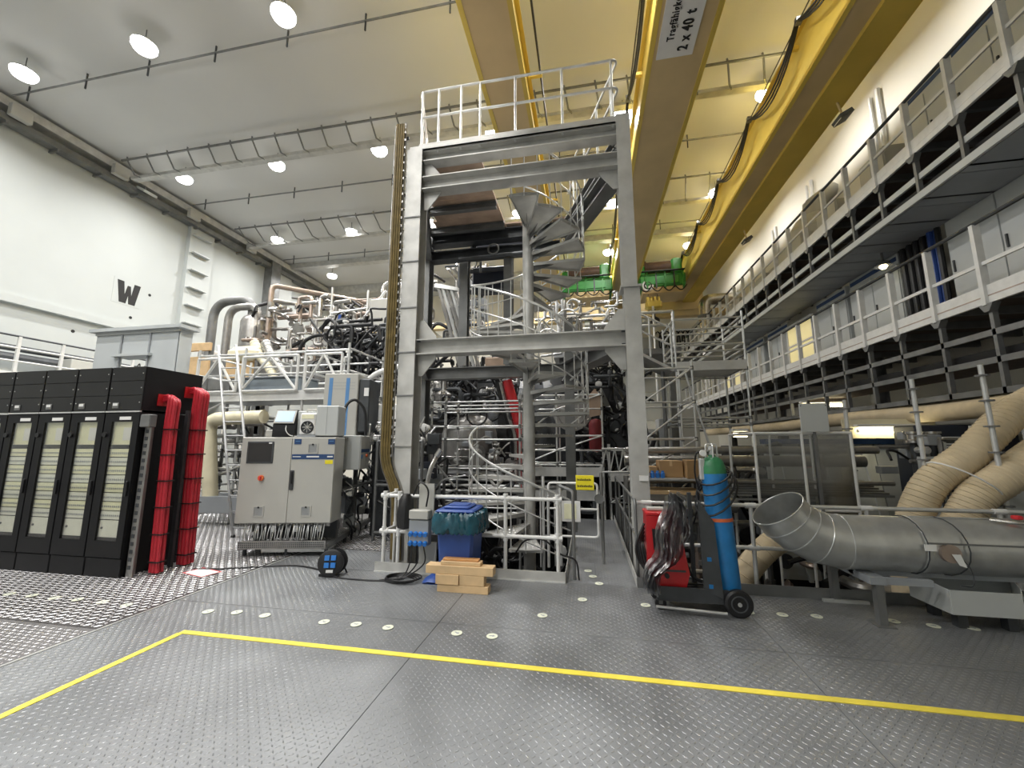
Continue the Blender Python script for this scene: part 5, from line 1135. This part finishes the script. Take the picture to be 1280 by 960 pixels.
for k, (x0, x1) in enumerate(((-9.1, -8.0), (-7.85, -6.4), (-6.2, -5.3))):
    t = T('scaffold_guard', 'braced white guard frame on the left scaffold, ' + ('left one', 'middle one', 'right one')[k], 'guard frame', (x0, 7.85, 2.9), 'guard frames on the left scaffold')
    tubes(t, 'frame_tube', [((x0, 7.8, 2.95), (x1, 7.8, 2.95)), ((x0, 7.8, 3.75), (x1, 7.8, 3.75)), ((x0, 7.8, 2.95), (x0, 7.8, 3.75)), ((x1, 7.8, 2.95), (x1, 7.8, 3.75)), ((x0, 7.8, 2.95), ((x0 + x1) / 2, 7.8, 3.75)), (((x0 + x1) / 2, 7.8, 3.75), (x1, 7.8, 2.95))], .03, whitep)
gb2 = T('grey_case', 'long blue grey equipment case lying on the left scaffold deck', 'case', (-6.6, 8.2, 2.85))
O('housing', MB().cbox(-8.05, -6.5, 8.0, 8.7, 2.86, 3.28, .03), boxg, gb2); O('lid', MB().cbox(-8.07, -6.48, 7.98, 8.72, 3.28, 3.32, .01), midg, gb2); O('blue_foot', MB().cbox(-8.0, -7.2, 7.9, 8.0, 2.85, 2.92, .02), blue, gb2)
for (p0, p1, y, tx) in (((222, 430), (262, 438), 9.9, 'narrow top one'), ((221, 447), (258, 472), 9.95, 'left panel'), ((283, 446), (314, 472), 9.95, 'right panel')):
    a, b = P(*p0, y=y), P(*p1, y=y); x0, x1, z0, z1 = a.x, b.x, b.z, a.z
    tbd = T('timber_board', 'orange wooden board on posts behind the left scaffold, ' + tx, 'board', ((x0 + x1) / 2, y, 0))
    O('board', MB().cbox(x0, x1, y, y + .08, min(z0, z1), max(z0, z1), .01), wood, tbd)
    for x in (x0 + .1, x1 - .1): O('post', MB().box(x - .03, x + .03, y + .08, y + .14, -3.2, max(z0, z1) - .02), galvd, tbd)
t = T('foam_pipe', 'cream insulated pipe bending down behind the ladder', 'pipe', (-8, 8.6, 0))
O('pipe', MB().tube(bend([P(263, 630, y=7.7), P(261, 524, y=7.7), P(330, 521, y=7.7)], .3), .15, 14), foam, t)
fb = T('foam_bag', 'cream coloured rounded bag lying on boards behind the left scaffold', 'bag', (-10, 9.9, 4.18))
O('bag', MB().cbox(-10.5, -9.5, 9.7, 10.1, 4.18, 4.62, .16), foam, fb)
for k in range(2):
    t = T('flexible_duct', 'dirty cream flexible duct behind the left scaffold, ' + ('left', 'right')[k] + ' of two', 'hose', (-6.5 + k * .6, 10, 3), 'cream flexible ducts')
    c = catmull([P(318 + k * 14, 428, y=10.2), P(325 + k * 14, 445, y=10.1), P(338 + k * 13, 462, y=10), P(345 + k * 12, 485, y=9.9), (P(345 + k * 12, 485, y=9.9).x + .1, 9.25, 2.86)], 8); O('hose', MB().tube(c, .13, 12), foam if k == 0 else silverd, t)
    for a, b in zip(c[::2], c[1::2]): O('rib', MB().torus(b, .13, .012, b - a, 12, 4), cabg, t)
bench = T('service_bench', 'grey steel frame with dark pipes on the floor behind the ladder', 'machine', (-7.4, 8, 0))
O('beam', MB().box(-9.4, -5.3, 7.55, 7.7, .28, .62), midg, bench); O('beam', MB().box(-9.4, -5.3, 9.0, 9.15, .1, .5), midg, bench)
clutter(bench, (-9.3, 8.0, .5), (-5.3, 9.3, 2.2), 80, [('pipe', silverd), ('box', midg), ('pipe', galvd), ('hose', darks), ('box', cabg), ('pipe', alu)], 11, (.02, .06))
# big cryo pipes far left
cp = T('cryo_pipes', 'large silver U-shaped pipes standing behind the left scaffold', 'pipes', (-13, 12, 0))
O('pipe', MB().tube(bend([(-13.6, 12, 4.6), (-13.6, 12, 7.0), (-11.9, 12, 7.0), (-11.9, 12, 5.9)], .7, 8), .15, 14), galvd, cp)
O('pipe', MB().tube(bend([(-12.7, 11.8, 4.6), (-12.7, 11.8, 6.65), (-11.5, 11.8, 6.65), (-11.5, 11.8, 5.9)], .5, 8), .13, 14), silverd, cp)
O('vessel', MB().lathe([(.05, 4.7), (.42, 4.75), (.45, 5.0), (.45, 6.1), (.38, 6.25), (.2, 6.4), (.05, 6.42)], (-11.75, 12, 0), (0, 0, 1), 18), silverd, cp); O('vessel', MB().lathe([(.05, 3.9), (.35, 4.0), (.35, 5.1), (.3, 5.2), (.05, 5.25)], (-13.9, 12.3, 0), (0, 0, 1), 16), silverd, cp)
O('stand', MB().box(-14.2, -11.0, 11.5, 12.6, 3.6, 4.6), galvd, cp); 
for x in (-14, -11.3): O('leg', MB().box(x - .08, x + .08, 12, 12.15, -3.2, 3.6), galvd, cp)
cv = T('valve_box', 'cluster of stainless valves and pipes with a tall bent pipe, far left machine', 'machine', (-10, 12, 3))
for k in range(2): O('long_pipe', MB().tube(bend([(-10.9, 11.7, 5.2), (-10.9, 11.7, 7.35 - .55 * k), (-10.6, 12.0, 7.35 - .55 * k), (-7.0 + .3 * k, 15.2, 7.30 - .55 * k)], .3), .09 - .015 * k, 10), silverd if k else copper, cv)
O('bridge_rail', MB().cyl((-10.5, 12.2, 7.05), (-7, 15.2, 7.0), .05), galvd, cv)
clutter(cv, (-11.4, 11.2, 4.6), (-8.3, 12.8, 6.6), 90, [('pipe', silver), ('valve', silver), ('pipe', copper), ('flange', silverd), ('pipe', silverd), ('valve', alu), ('hose', black)], 21, (.03, .10))
O('base', MB().box(-11.5, -8.3, 11.6, 12.8, 3.2, 4.5), galvd, cv)
for x in (-11.3, -8.5): O('leg', MB().box(x - .1, x + .1, 12, 12.2, -3.2, 3.2), galvd, cv)
cm = T('valve_rig', 'frame of stainless fittings and valves above the dark machine, left of the cable ladder', 'machine', (-7, 12, 4))
tubes(cm, 'frame_tube', [((-8.2, 11.3, 3.5), (-8.2, 11.3, 6.9)), ((-5.6, 11.3, 3.5), (-5.6, 11.3, 7.2)), ((-8.2, 11.3, 6.0), (-5.6, 11.3, 6.2)), ((-8.2, 11.3, 5.4), (-5.6, 11.3, 5.4)), ((-6.9, 11.3, 3.5), (-6.9, 11.3, 6.7)), ((-8.2, 11.3, 4.8), (-5.6, 11.3, 4.8)), ((-7.6, 11.2, 5.0), (-6.2, 11.2, 6.6))], .035, galvb)
clutter(cm, (-8.3, 11.3, 4.6), (-5.2, 12.8, 6.4), 110, [('pipe', silver), ('valve', silver), ('hose', black), ('flange', silverd), ('valve', paper), ('pipe', silverd), ('pipe', copper), ('pipe', lgrey)], 22, (.025, .08))
O('blue_strap', MB().prism([(-7.95, 11.2, 5.0), (-7.85, 11.2, 5.0), (-7.75, 11.2, 5.9), (-7.85, 11.2, 5.9)], (0, .02, 0)), blue, cm)
O('base', MB().box(-8.2, -5.2, 11.6, 12.8, 3.4, 3.6), darks, cm)
jb = T('junction_cabinet', 'pale grey junction cabinet high up left of the olive cable ladder', 'cabinet', P(481, 405, y=11.0)); a, b = P(463, 374, y=11.0), P(492, 408, y=11.0)
O('housing', MB().cbox(a.x, b.x, 11.0, 11.5, b.z, a.z, .02), cabg, jb); O('door', MB().cbox(a.x + .03, b.x - .03, 10.97, 11.0, b.z + .03, a.z - .03, .01), lgrey, jb); O('mount', MB().box(a.x + .2, b.x - .2, 11.5, 11.6, 3.5, b.z + .3), galvd, jb)
vp = T('vertical_pipes', 'group of steel pipes rising beside the junction cabinet', 'pipes', (-5.8, 11.6, 3.5))
for k in range(6): x = -6.7 + k * .24; O('pipe', MB().tube(bend([(x, 11.9, 3.5), (x, 11.9, 7.2 - .12 * (k % 3)), (x + 1.1, 11.9 + .1 * k, 7.2 - .12 * (k % 3))], .3), .07 + .03 * (k % 2), 10), (silver, silverd, galvd)[k % 3], vp)
bh = T('arched_cable', 'thick black cable arching over the machine with a red collar', 'cable', (-8, 10.6, 4))
pts = [P(372, 455, y=10.5), P(378, 430, y=10.5), P(398, 419, y=10.5), P(417, 425, y=10.5), P(427, 445, y=10.5), P(430, 460, y=10.5)]
O('cable', MB().tube(catmull(pts), .055, 10), black, bh); q = catmull(pts); O('collar', MB().cyl(q[22], q[24], .08, 10), signr, bh)
# ================================================================== TOKAMAK-LIKE MACHINE BEHIND THE TOWER
mc = T('fusion_machine', 'huge dark machine of steel plates and vessel ports behind the stair tower', 'machine', (-2.5, 14, -3.2))
O('core', MB().lathe([(3.6, -3.2), (4.2, -2.6), (4.4, -.5), (4.4, 2.2), (3.6, 3.6), (2.0, 4.2), (.6, 4.4)], (-2.6, 16.6, 0), (0, 0, 1), 32), darks, mc)
for k in range(13):
    a = math.radians(180 + 7 + k * 14); ca, sa = math.cos(a), math.sin(a); cxm, cym = -2.6, 16.6
    prof = [(3.2, -3.0), (4.5, -2.8), (4.95, -1.5), (5.0, 1.0), (4.85, 2.8), (4.2, 4.0), (3.0, 4.5), (3.0, 3.9), (3.9, 3.4), (4.3, 2.4), (4.35, 1.0), (4.35, -1.4), (4.0, -2.4), (3.2, -2.6)]
    O('coil_plate', MB().prism([(cxm + r * ca + .13 * sa, cym + r * sa - .13 * ca, z) for r, z in prof], (-.26 * sa, .26 * ca, 0)), darks if k % 2 else black, mc)
def port(x, y, z, r, L, m=silverd, ax=(0, -1, 0), bolts=14):
    a = V(ax).normalized(); p_ = V((x, y, z))
    f = O('port', MB().lathe([(r, 0), (r, L), (r * 1.22, L), (r * 1.22, L + .07), (r * .95, L + .075), (r * .9, L + .11), (.02, L + .12)], p_, a, 24), m, mc)
    u = a.cross(V((0, 0, 1))).normalized(); v = u.cross(a); q = MB()
    for k in range(bolts):
        t_ = 2 * PI * k / bolts; c = p_ + a * (L + .07) + u * (r * 1.1 * math.cos(t_)) + v * (r * 1.1 * math.sin(t_)); q.cyl(c, c + a * .035, .025, 6)
    O('bolt_ring', q, silver, f)
port(-3.35, 12.2, 1.75, .62, 1.3, silverd, (0, -1, .05)); port(-4.9, 12.3, 2.2, .5, 1.2, silverd, (-.2, -1, 0)); port(-4.3, 12.3, 3.0, .42, 1.3, silver, (.1, -1, .1)); port(-.4, 12.0, 2.6, .42, 1.1, silverd)
port(-1.6, 12.0, .9, .35, 1.2); port(1.0, 12.4, 2.0, .5, 1.1, darks); port(-5.9, 12.8, .8, .5, 1, silverd)
O('dome', MB().lathe([(.72, 0), (.72, .7), (.66, .95), (.45, 1.15), (.2, 1.24), (.02, 1.25)], (-3.25, 11.0, 1.35), (0, 0, 1), 24), silverd, mc)
O('dome', MB().lathe([(.02, 0), (.3, .05), (.34, .2), (.1, .35), (.09, .6), (.16, .62), (.16, .7)], (-3.95, 10.6, 2.9), (0, 0, 1), 18), silver, mc)
O('square_plate', MB().prism([(-4.35, 10.9, .95), (-3.75, 10.9, 1.5), (-4.3, 10.9, 2.1), (-4.9, 10.9, 1.5)], (0, .06, 0)), silverd, mc)
O('yellow_unit', MB().cbox(-5.1, -4.6, 10.9, 11.3, 1.0, 1.6, .04), orange, mc); O('blue_unit', MB().cbox(-5.6, -5.25, 11, 11.4, .2, 1.9, .05), blue, mc)
for k in range(3): O('table_rail', MB().cyl((-5.4, 10.2, .55 + .14 * k), (-.5, 10.2, .55 + .14 * k), .045 if k < 2 else .03, 8), galvb, mc)
O('table', MB().box(-4.6, -2.2, 10.2, 11.0, .98, 1.04), alu, mc)
rb = T('red_beam', 'slanting red steel pipe behind the spiral stair pole', 'pipe', (-1.6, 10.4, -.2))
pr_ = [P(634, 476, y=10.2), P(646, 520, y=10.2), P(655, 560, y=10.2), P(656, 640, y=10.2)]; O('pipe', MB().tube(catmull(pr_), .13, 12), redp, rb)
sbm = T('silver_beam', 'slanting bright steel pipe running beside the red pipe', 'pipe', (-2, 10.3, 1))
for k in range(2): O('pipe', MB().tube(catmull([P(626 - k * 4, 478, y=10.3), P(636 - k * 4, 520, y=10.3), P(644 - k * 4, 545, y=10.3), P(645 - k * 3, 575, y=10.3)]), .07, 10), silver if k == 0 else black, sbm)
def hosemass(label, c0, c1, n, seed, kinds, rr=(.03, .07), name='hose_tangle'):
    t = T(name, label, 'hoses', ((c0[0] + c1[0]) / 2, c0[1], c0[2])); clutter(t, c0, c1, n, kinds, seed, rr); return t
K1 = [('hose', black), ('hose', black), ('pipe', black), ('coil', black), ('hose', darks), ('pipe', darks), ('valve', silver), ('hose', black), ('coil', black), ('valve', paper)]
hosemass('tangle of black hoses on the dark machine left of the stair pole', (-5.2, 10.2, 2.4), (-1.6, 11.6, 4.2), 130, 31, K1)
hosemass('tangle of black hoses above the chiller, left of the olive cable ladder', (-7.4, 10.2, 3.3), (-5.0, 11.4, 5.4), 130, 32, K1, (.04, .09))
hosemass('knot of black hoses and white fittings right behind the chiller top', (-7.2, 9.3, 3.5), (-4.7, 10.1, 4.9), 90, 38, K1, (.03, .07))
t = T('white_conduit', 'curved white conduit crossing left of the olive cable ladder', 'conduit', (-4.4, 8.6, 3.2)); O('conduit', MB().tube(catmull([P(455, 480, y=8.6), P(470, 468, y=8.6), P(488, 461, y=8.6), P(502, 458, y=8.6)]), .07, 10), whitep, t)
hosemass('tangle of black hoses between the spiral stair and the right tower column', (-.4, 10.8, 1.2), (1.3, 12.0, 4.2), 120, 33, K1)
hosemass('mass of dark cables in the pit under the spiral stair', (-4.2, 9.2, -1.6), (0.2, 10.6, .5), 110, 34, K1 + [('pipe', silverd)])
hosemass('small silver fittings and pipes on the machine level with the bin', (-5.4, 9.9, .9), (-1.8, 10.7, 1.8), 60, 35, [('valve', silver), ('pipe', silver), ('flange', silverd), ('hose', lgrey), ('box', midg), ('valve', paper)], (.015, .05), 'pipe_cluster')
hosemass('cluster of steel pipes and fittings behind the middle of the spiral stair', (-1.4, 11.0, 4.4), (1.2, 12.2, 6.0), 70, 36, [('pipe', silver), ('pipe', alu), ('hose', lgrey), ('valve', silver), ('pipe', silverd), ('coil', galvb)], (.02, .06), 'pipe_cluster')
hosemass('column of steel pipes and valves between the left tower columns', (-3.9, 10.3, 4.4), (-2.9, 11.4, 7.2), 70, 37, [('pipe', silver), ('pipe', darks), ('valve', silver), ('pipe', silverd), ('box', midg), ('hose', black)], (.02, .08), 'pipe_cluster')
lt = T('lattice_beam', 'short aluminium lattice girder left of the right tower column', 'scaffold', (.6, 9.3, .9))
q = [P(752, 590, y=9.3), P(796, 590, y=9.3), P(752, 561, y=9.3), P(796, 561, y=9.3)]
tubes(lt, 'chord', [(q[0], q[1]), (q[2], q[3])], .022, galvb)
for k in range(4): tubes(lt, 'lattice_bar', [(q[0].lerp(q[1], k / 4), q[2].lerp(q[3], (k + .5) / 4)), (q[2].lerp(q[3], (k + .5) / 4), q[0].lerp(q[1], (k + 1) / 4))], .015, galvb)
t = T('pipe_bundle', 'bundle of slanting steel tubes leaning between the left tower columns', 'pipes', (-3.3, 9.9, 4))
for k in range(5): O('tube', MB().cyl((-3.95 + k * .13, 9.9, 6.1 - .05 * k), (-3.25 + k * .13, 9.9, 3.7), .05, 10), galvb if k % 2 else silverd, t)
O('end_plate', MB().prism([(-4.02, 9.83, 6.0), (-3.36, 9.83, 5.85), (-3.36, 9.83, 5.95), (-4.0, 9.83, 6.12)], (0, .14, 0)), galvb, t)
TH('brown_panel', 'tan chipboard panel propped behind the lower turns of the stair', 'panel', MB().prism([(.02, 9.9, 2.9), (.2, 9.9, 3.1), (.36, 9.9, 2.85), (.33, 9.9, 2.45), (.06, 9.9, 2.4)], (0, .05, 0)), ply)
TH('red_tank', 'dark red rounded tank behind the lower right of the spiral stair', 'tank', MB().lathe([(.02, 0), (.15, .03), (.17, .1), (.17, .7), (.12, .8), (.02, .83)], (.2, 10.3, 1.55), (0, 0, 1), 18), reddim)
TH('cardboard_box', 'brown cardboard behind the beam at mid height of the tower', 'box', MB().cbox(-2.6, -1.7, 9.95, 10.5, 3.62, 4.0, .02), ply)
# ================================================================== RIGHT PIT
bw = T('beam_box', 'wide grey panelled machine housing in the right pit below the gallery', 'machine', (5.5, 9, -3.2))
for k in range(5): O('front_panel', MB().prism([(3.9 + k * .72, 9.6, -1), (4.6 + k * .72, 9.6, -1), (4.6 + k * .72, 10.0, 1.75), (3.9 + k * .72, 10.0, 1.75)], (0, .05, 0)), midg if k % 2 else cabg, bw)
O('top_beam', MB().box(3.9, 7.6, 9.9, 10.2, 1.75, 1.86), stripeb, bw); O('base', MB().box(3.9, 7.5, 10.15, 13, -3.2, 1.7), darks, bw)
for k in range(4): O('rib', MB().prism([(4.3 + k * .8, 9.45, -1), (4.38 + k * .8, 9.45, -1), (4.2 + k * .8, 9.85, 1.7), (4.12 + k * .8, 9.85, 1.7)], (0, .05, 0)), cabg, bw)
O('label', MB().box(4.6, 4.75, 9.82, 9.84, 1.25, 1.4), signr, bw); O('latch', MB().cyl((5.1, 9.75, .9), (5.1, 9.7, .9), .04, 10), darks, bw)
clutter(bw, (5.2, 7.4, 1.0), (6.4, 9.0, 1.9), 30, [('pipe', silverd), ('valve', alu), ('box', midg), ('hose', black)], 41, (.02, .05))
cb2 = T('switch_panel', 'grey panel with looped cables behind the beige hoses at the right edge', 'panel', (6.3, 7.6, -3.2)); O('panel', MB().box(5.2, 7.4, 7.55, 7.62, -2, 1.55), cabg, cb2); O('post', MB().box(5.5, 5.6, 7.62, 7.7, -3.2, 0), galvd, cb2)
for k in range(4): O('cable_loop', MB().tube(bend([(5.4 + k * .14, 7.52, 1.3), (5.4 + k * .14, 7.52, .7), (5.48 + k * .14, 7.52, .7), (5.48 + k * .14, 7.52, 1.3)], .04), .015, 6), darks, cb2)
O('post', MB().box(6.6, 6.66, 7.5, 7.56, -3, 2.2), galvb, cb2)
pb = T('printed_board', 'white printed notice fixed beyond the beige hoses', 'sign', (4.6, 8, 1.5)); a, b = P(1178, 546, y=8.0), P(1214, 562, y=8.0)
O('sheet', MB().box(a.x, b.x, 8.0, 8.02, b.z, a.z), paper, pb); q = MB()
for i in range(4): q.box(a.x + .04, b.x - .1 - .05 * (i % 2), 7.995, 8.0, a.z - .06 - .045 * i, a.z - .045 - .045 * i)
O('print', q, ink, pb); O('post', MB().cyl(((a.x + b.x) / 2, 8.05, -3.2), ((a.x + b.x) / 2, 8.05, a.z), .02), galvd, pb)
dk = T('dark_stack', 'dark cabinet block with two round silver caps beneath the lower gallery', 'machine', (6.6, 8.8, -3.2)); O('housing', MB().cbox(6.0, 7.6, 8.75, 9.3, -3.2, 2.1, .02), navy, dk)
for k in range(2): O('silver_cap', MB().lathe([(.1, 0), (.14, .02), (.14, .06), (.1, .08), (.1, .16), (.13, .18), (.13, .22)], (5.75 + k * .3, 8.45, 1.75), (0, 0, 1), 14), silver, dk); O('cap_stand', MB().cyl((5.75 + k * .3, 8.45, -3.2), (5.75 + k * .3, 8.45, 1.75), .06), darks, dk)
gp_ = T('grey_pipes', 'horizontal grey pipes crossing the right pit behind the gas cylinder', 'pipes', (2, 8.8, 0))
for z, r, y in ((1.62, .07, 8.5), (1.40, .11, 8.9), (.3, .05, 8.3), (1.05, .04, 8.2)): O('pipe', MB().cyl((.75, y, z), (5.2, y, z + .02), r, 12), silverd, gp_)
for x in (.9, 2.4, 4.4): O('hanger', MB().cyl((x, 8.7, -3.2), (x, 8.7, 1.7), .03), galvd, gp_)
cc = T('pit_machinery', 'jumble of grey pipes, motors and cable trays in the right pit', 'machine', (2.6, 9, -3.2))
clutter(cc, (.8, 8.9, -1.8), (3.7, 10.6, 1.5), 150, [('pipe', silverd), ('box', midg), ('pipe', galvd), ('flange', darks), ('hose', black), ('box', cabg), ('pipe', silver), ('valve', alu), ('box', darks)], 42, (.02, .08))
for k in range(7): O('tray', MB().box(2.0, 5.0, 7.9 + k * .12, 7.98 + k * .12, .86 + .03 * k, .90 + .03 * k), galvd, cc)
O('motor', MB().lathe([(.05, 0), (.16, .02), (.16, .4), (.1, .42), (.05, .5)], (3.1, 7.8, .72), (1, 0, 0), 16), darks, cc); O('motor', MB().lathe([(.05, 0), (.14, .02), (.14, .3), (.05, .35)], (2.2, 7.8, .70), (1, 0, 0), 16), galvd, cc)
c2_ = T('pit_machinery', 'dim pipework deep in the pit below the duct', 'machine', (4, 7, -3.2))
clutter(c2_, (.8, 6.2, -2.6), (6.5, 8.8, -.2), 130, [('pipe', silverd), ('box', midg), ('pipe', galvd), ('hose', black), ('box', darks), ('pipe', copper)], 43, (.03, .09))
sh = T('storage_shelf', 'wooden topped shelf behind the right tower column', 'shelf', (1.5, 8, -3.2))
O('shelf_board', MB().box(.85, 2.05, 7.7, 8.4, .86, .92), wood, sh); O('shelf_board', MB().box(.85, 2.3, 7.75, 8.4, 1.10, 1.13), alu, sh)
for x in (.9, 2.0): O('leg', MB().box(x - .03, x + .03, 7.75, 7.81, -3.2, 1.1), galvd, sh); O('leg', MB().box(x - .03, x + .03, 8.3, 8.36, -3.2, 1.1), galvd, sh)
for x0, x1, z0, z1, y, tx in ((1.75, 2.3, 1.132, 1.46, 7.8, 'right one'), (1.30, 1.72, 1.132, 1.44, 8.0, 'middle one'), (.95, 1.28, 1.132, 1.33, 8.05, 'low left one')):
    b_ = T('cardboard_box', 'brown cardboard box on the shelf behind the gas cylinder, ' + tx, 'box', (x0, y, z0), 'cardboard boxes on the shelf'); O('carton', MB().cbox(x0, x1, y, y + .35, z0, z1, .005), card, b_); O('tape_strip', MB().box((x0 + x1) / 2 - .025, (x0 + x1) / 2 + .025, y - .002, y + .352, z1 - .1, z1 + .002), wood, b_)
for k in range(5): TH('blue_connector', 'small bright blue plastic connector on the shelf, ' + ('first', 'second', 'third', 'fourth', 'fifth')[k] + ' from the left', 'connector', MB().lathe([(.03, 0), (.04, .02), (.04, .09), (.025, .1), (.025, .13)], (.98 + k * .09, 7.9, 1.131), (0, 0, 1), 10), blueb, 'blue connectors on the shelf')
tw2 = T('far_frame', 'grey steel platform frame dimly seen behind the spiral stair on the back side', 'platform', (0, 20, 0))
tubes(tw2, 'rail', [((-1, 15, 6.6), (3.2, 15, 6.6)), ((-1, 15, 6.1), (3.2, 15, 6.1)), ((-1, 15, 5.2), (-1, 15, 6.6)), ((1, 15, 5.2), (1, 15, 6.6)), ((3.2, 15, 5.2), (3.2, 15, 6.6)), ((3.7, 22, 4), (3.7, 22, 9.2))], .06, galvb); O('platform', MB().box(-1.2, 3.4, 14.9, 17, 5.0, 5.2), galvd, tw2)
for x in (-.9, 3.1): O('leg', MB().box(x - .1, x + .1, 15.2, 15.4, -3.2, 5.0), galvd, tw2)
pl_ = T('equipment_cart', 'dim row of pale service boxes at the far end of the hall floor', 'machine', (2, 22, -3.2))
for k in range(6): O('cabinet_box', MB().cbox(-.5 + k * 1.0, .4 + k * 1.0, 21, 22, -3.2, 2.5 + .5 * (k % 3), .03), (cabg, midg, lgrey)[k % 3], pl_)
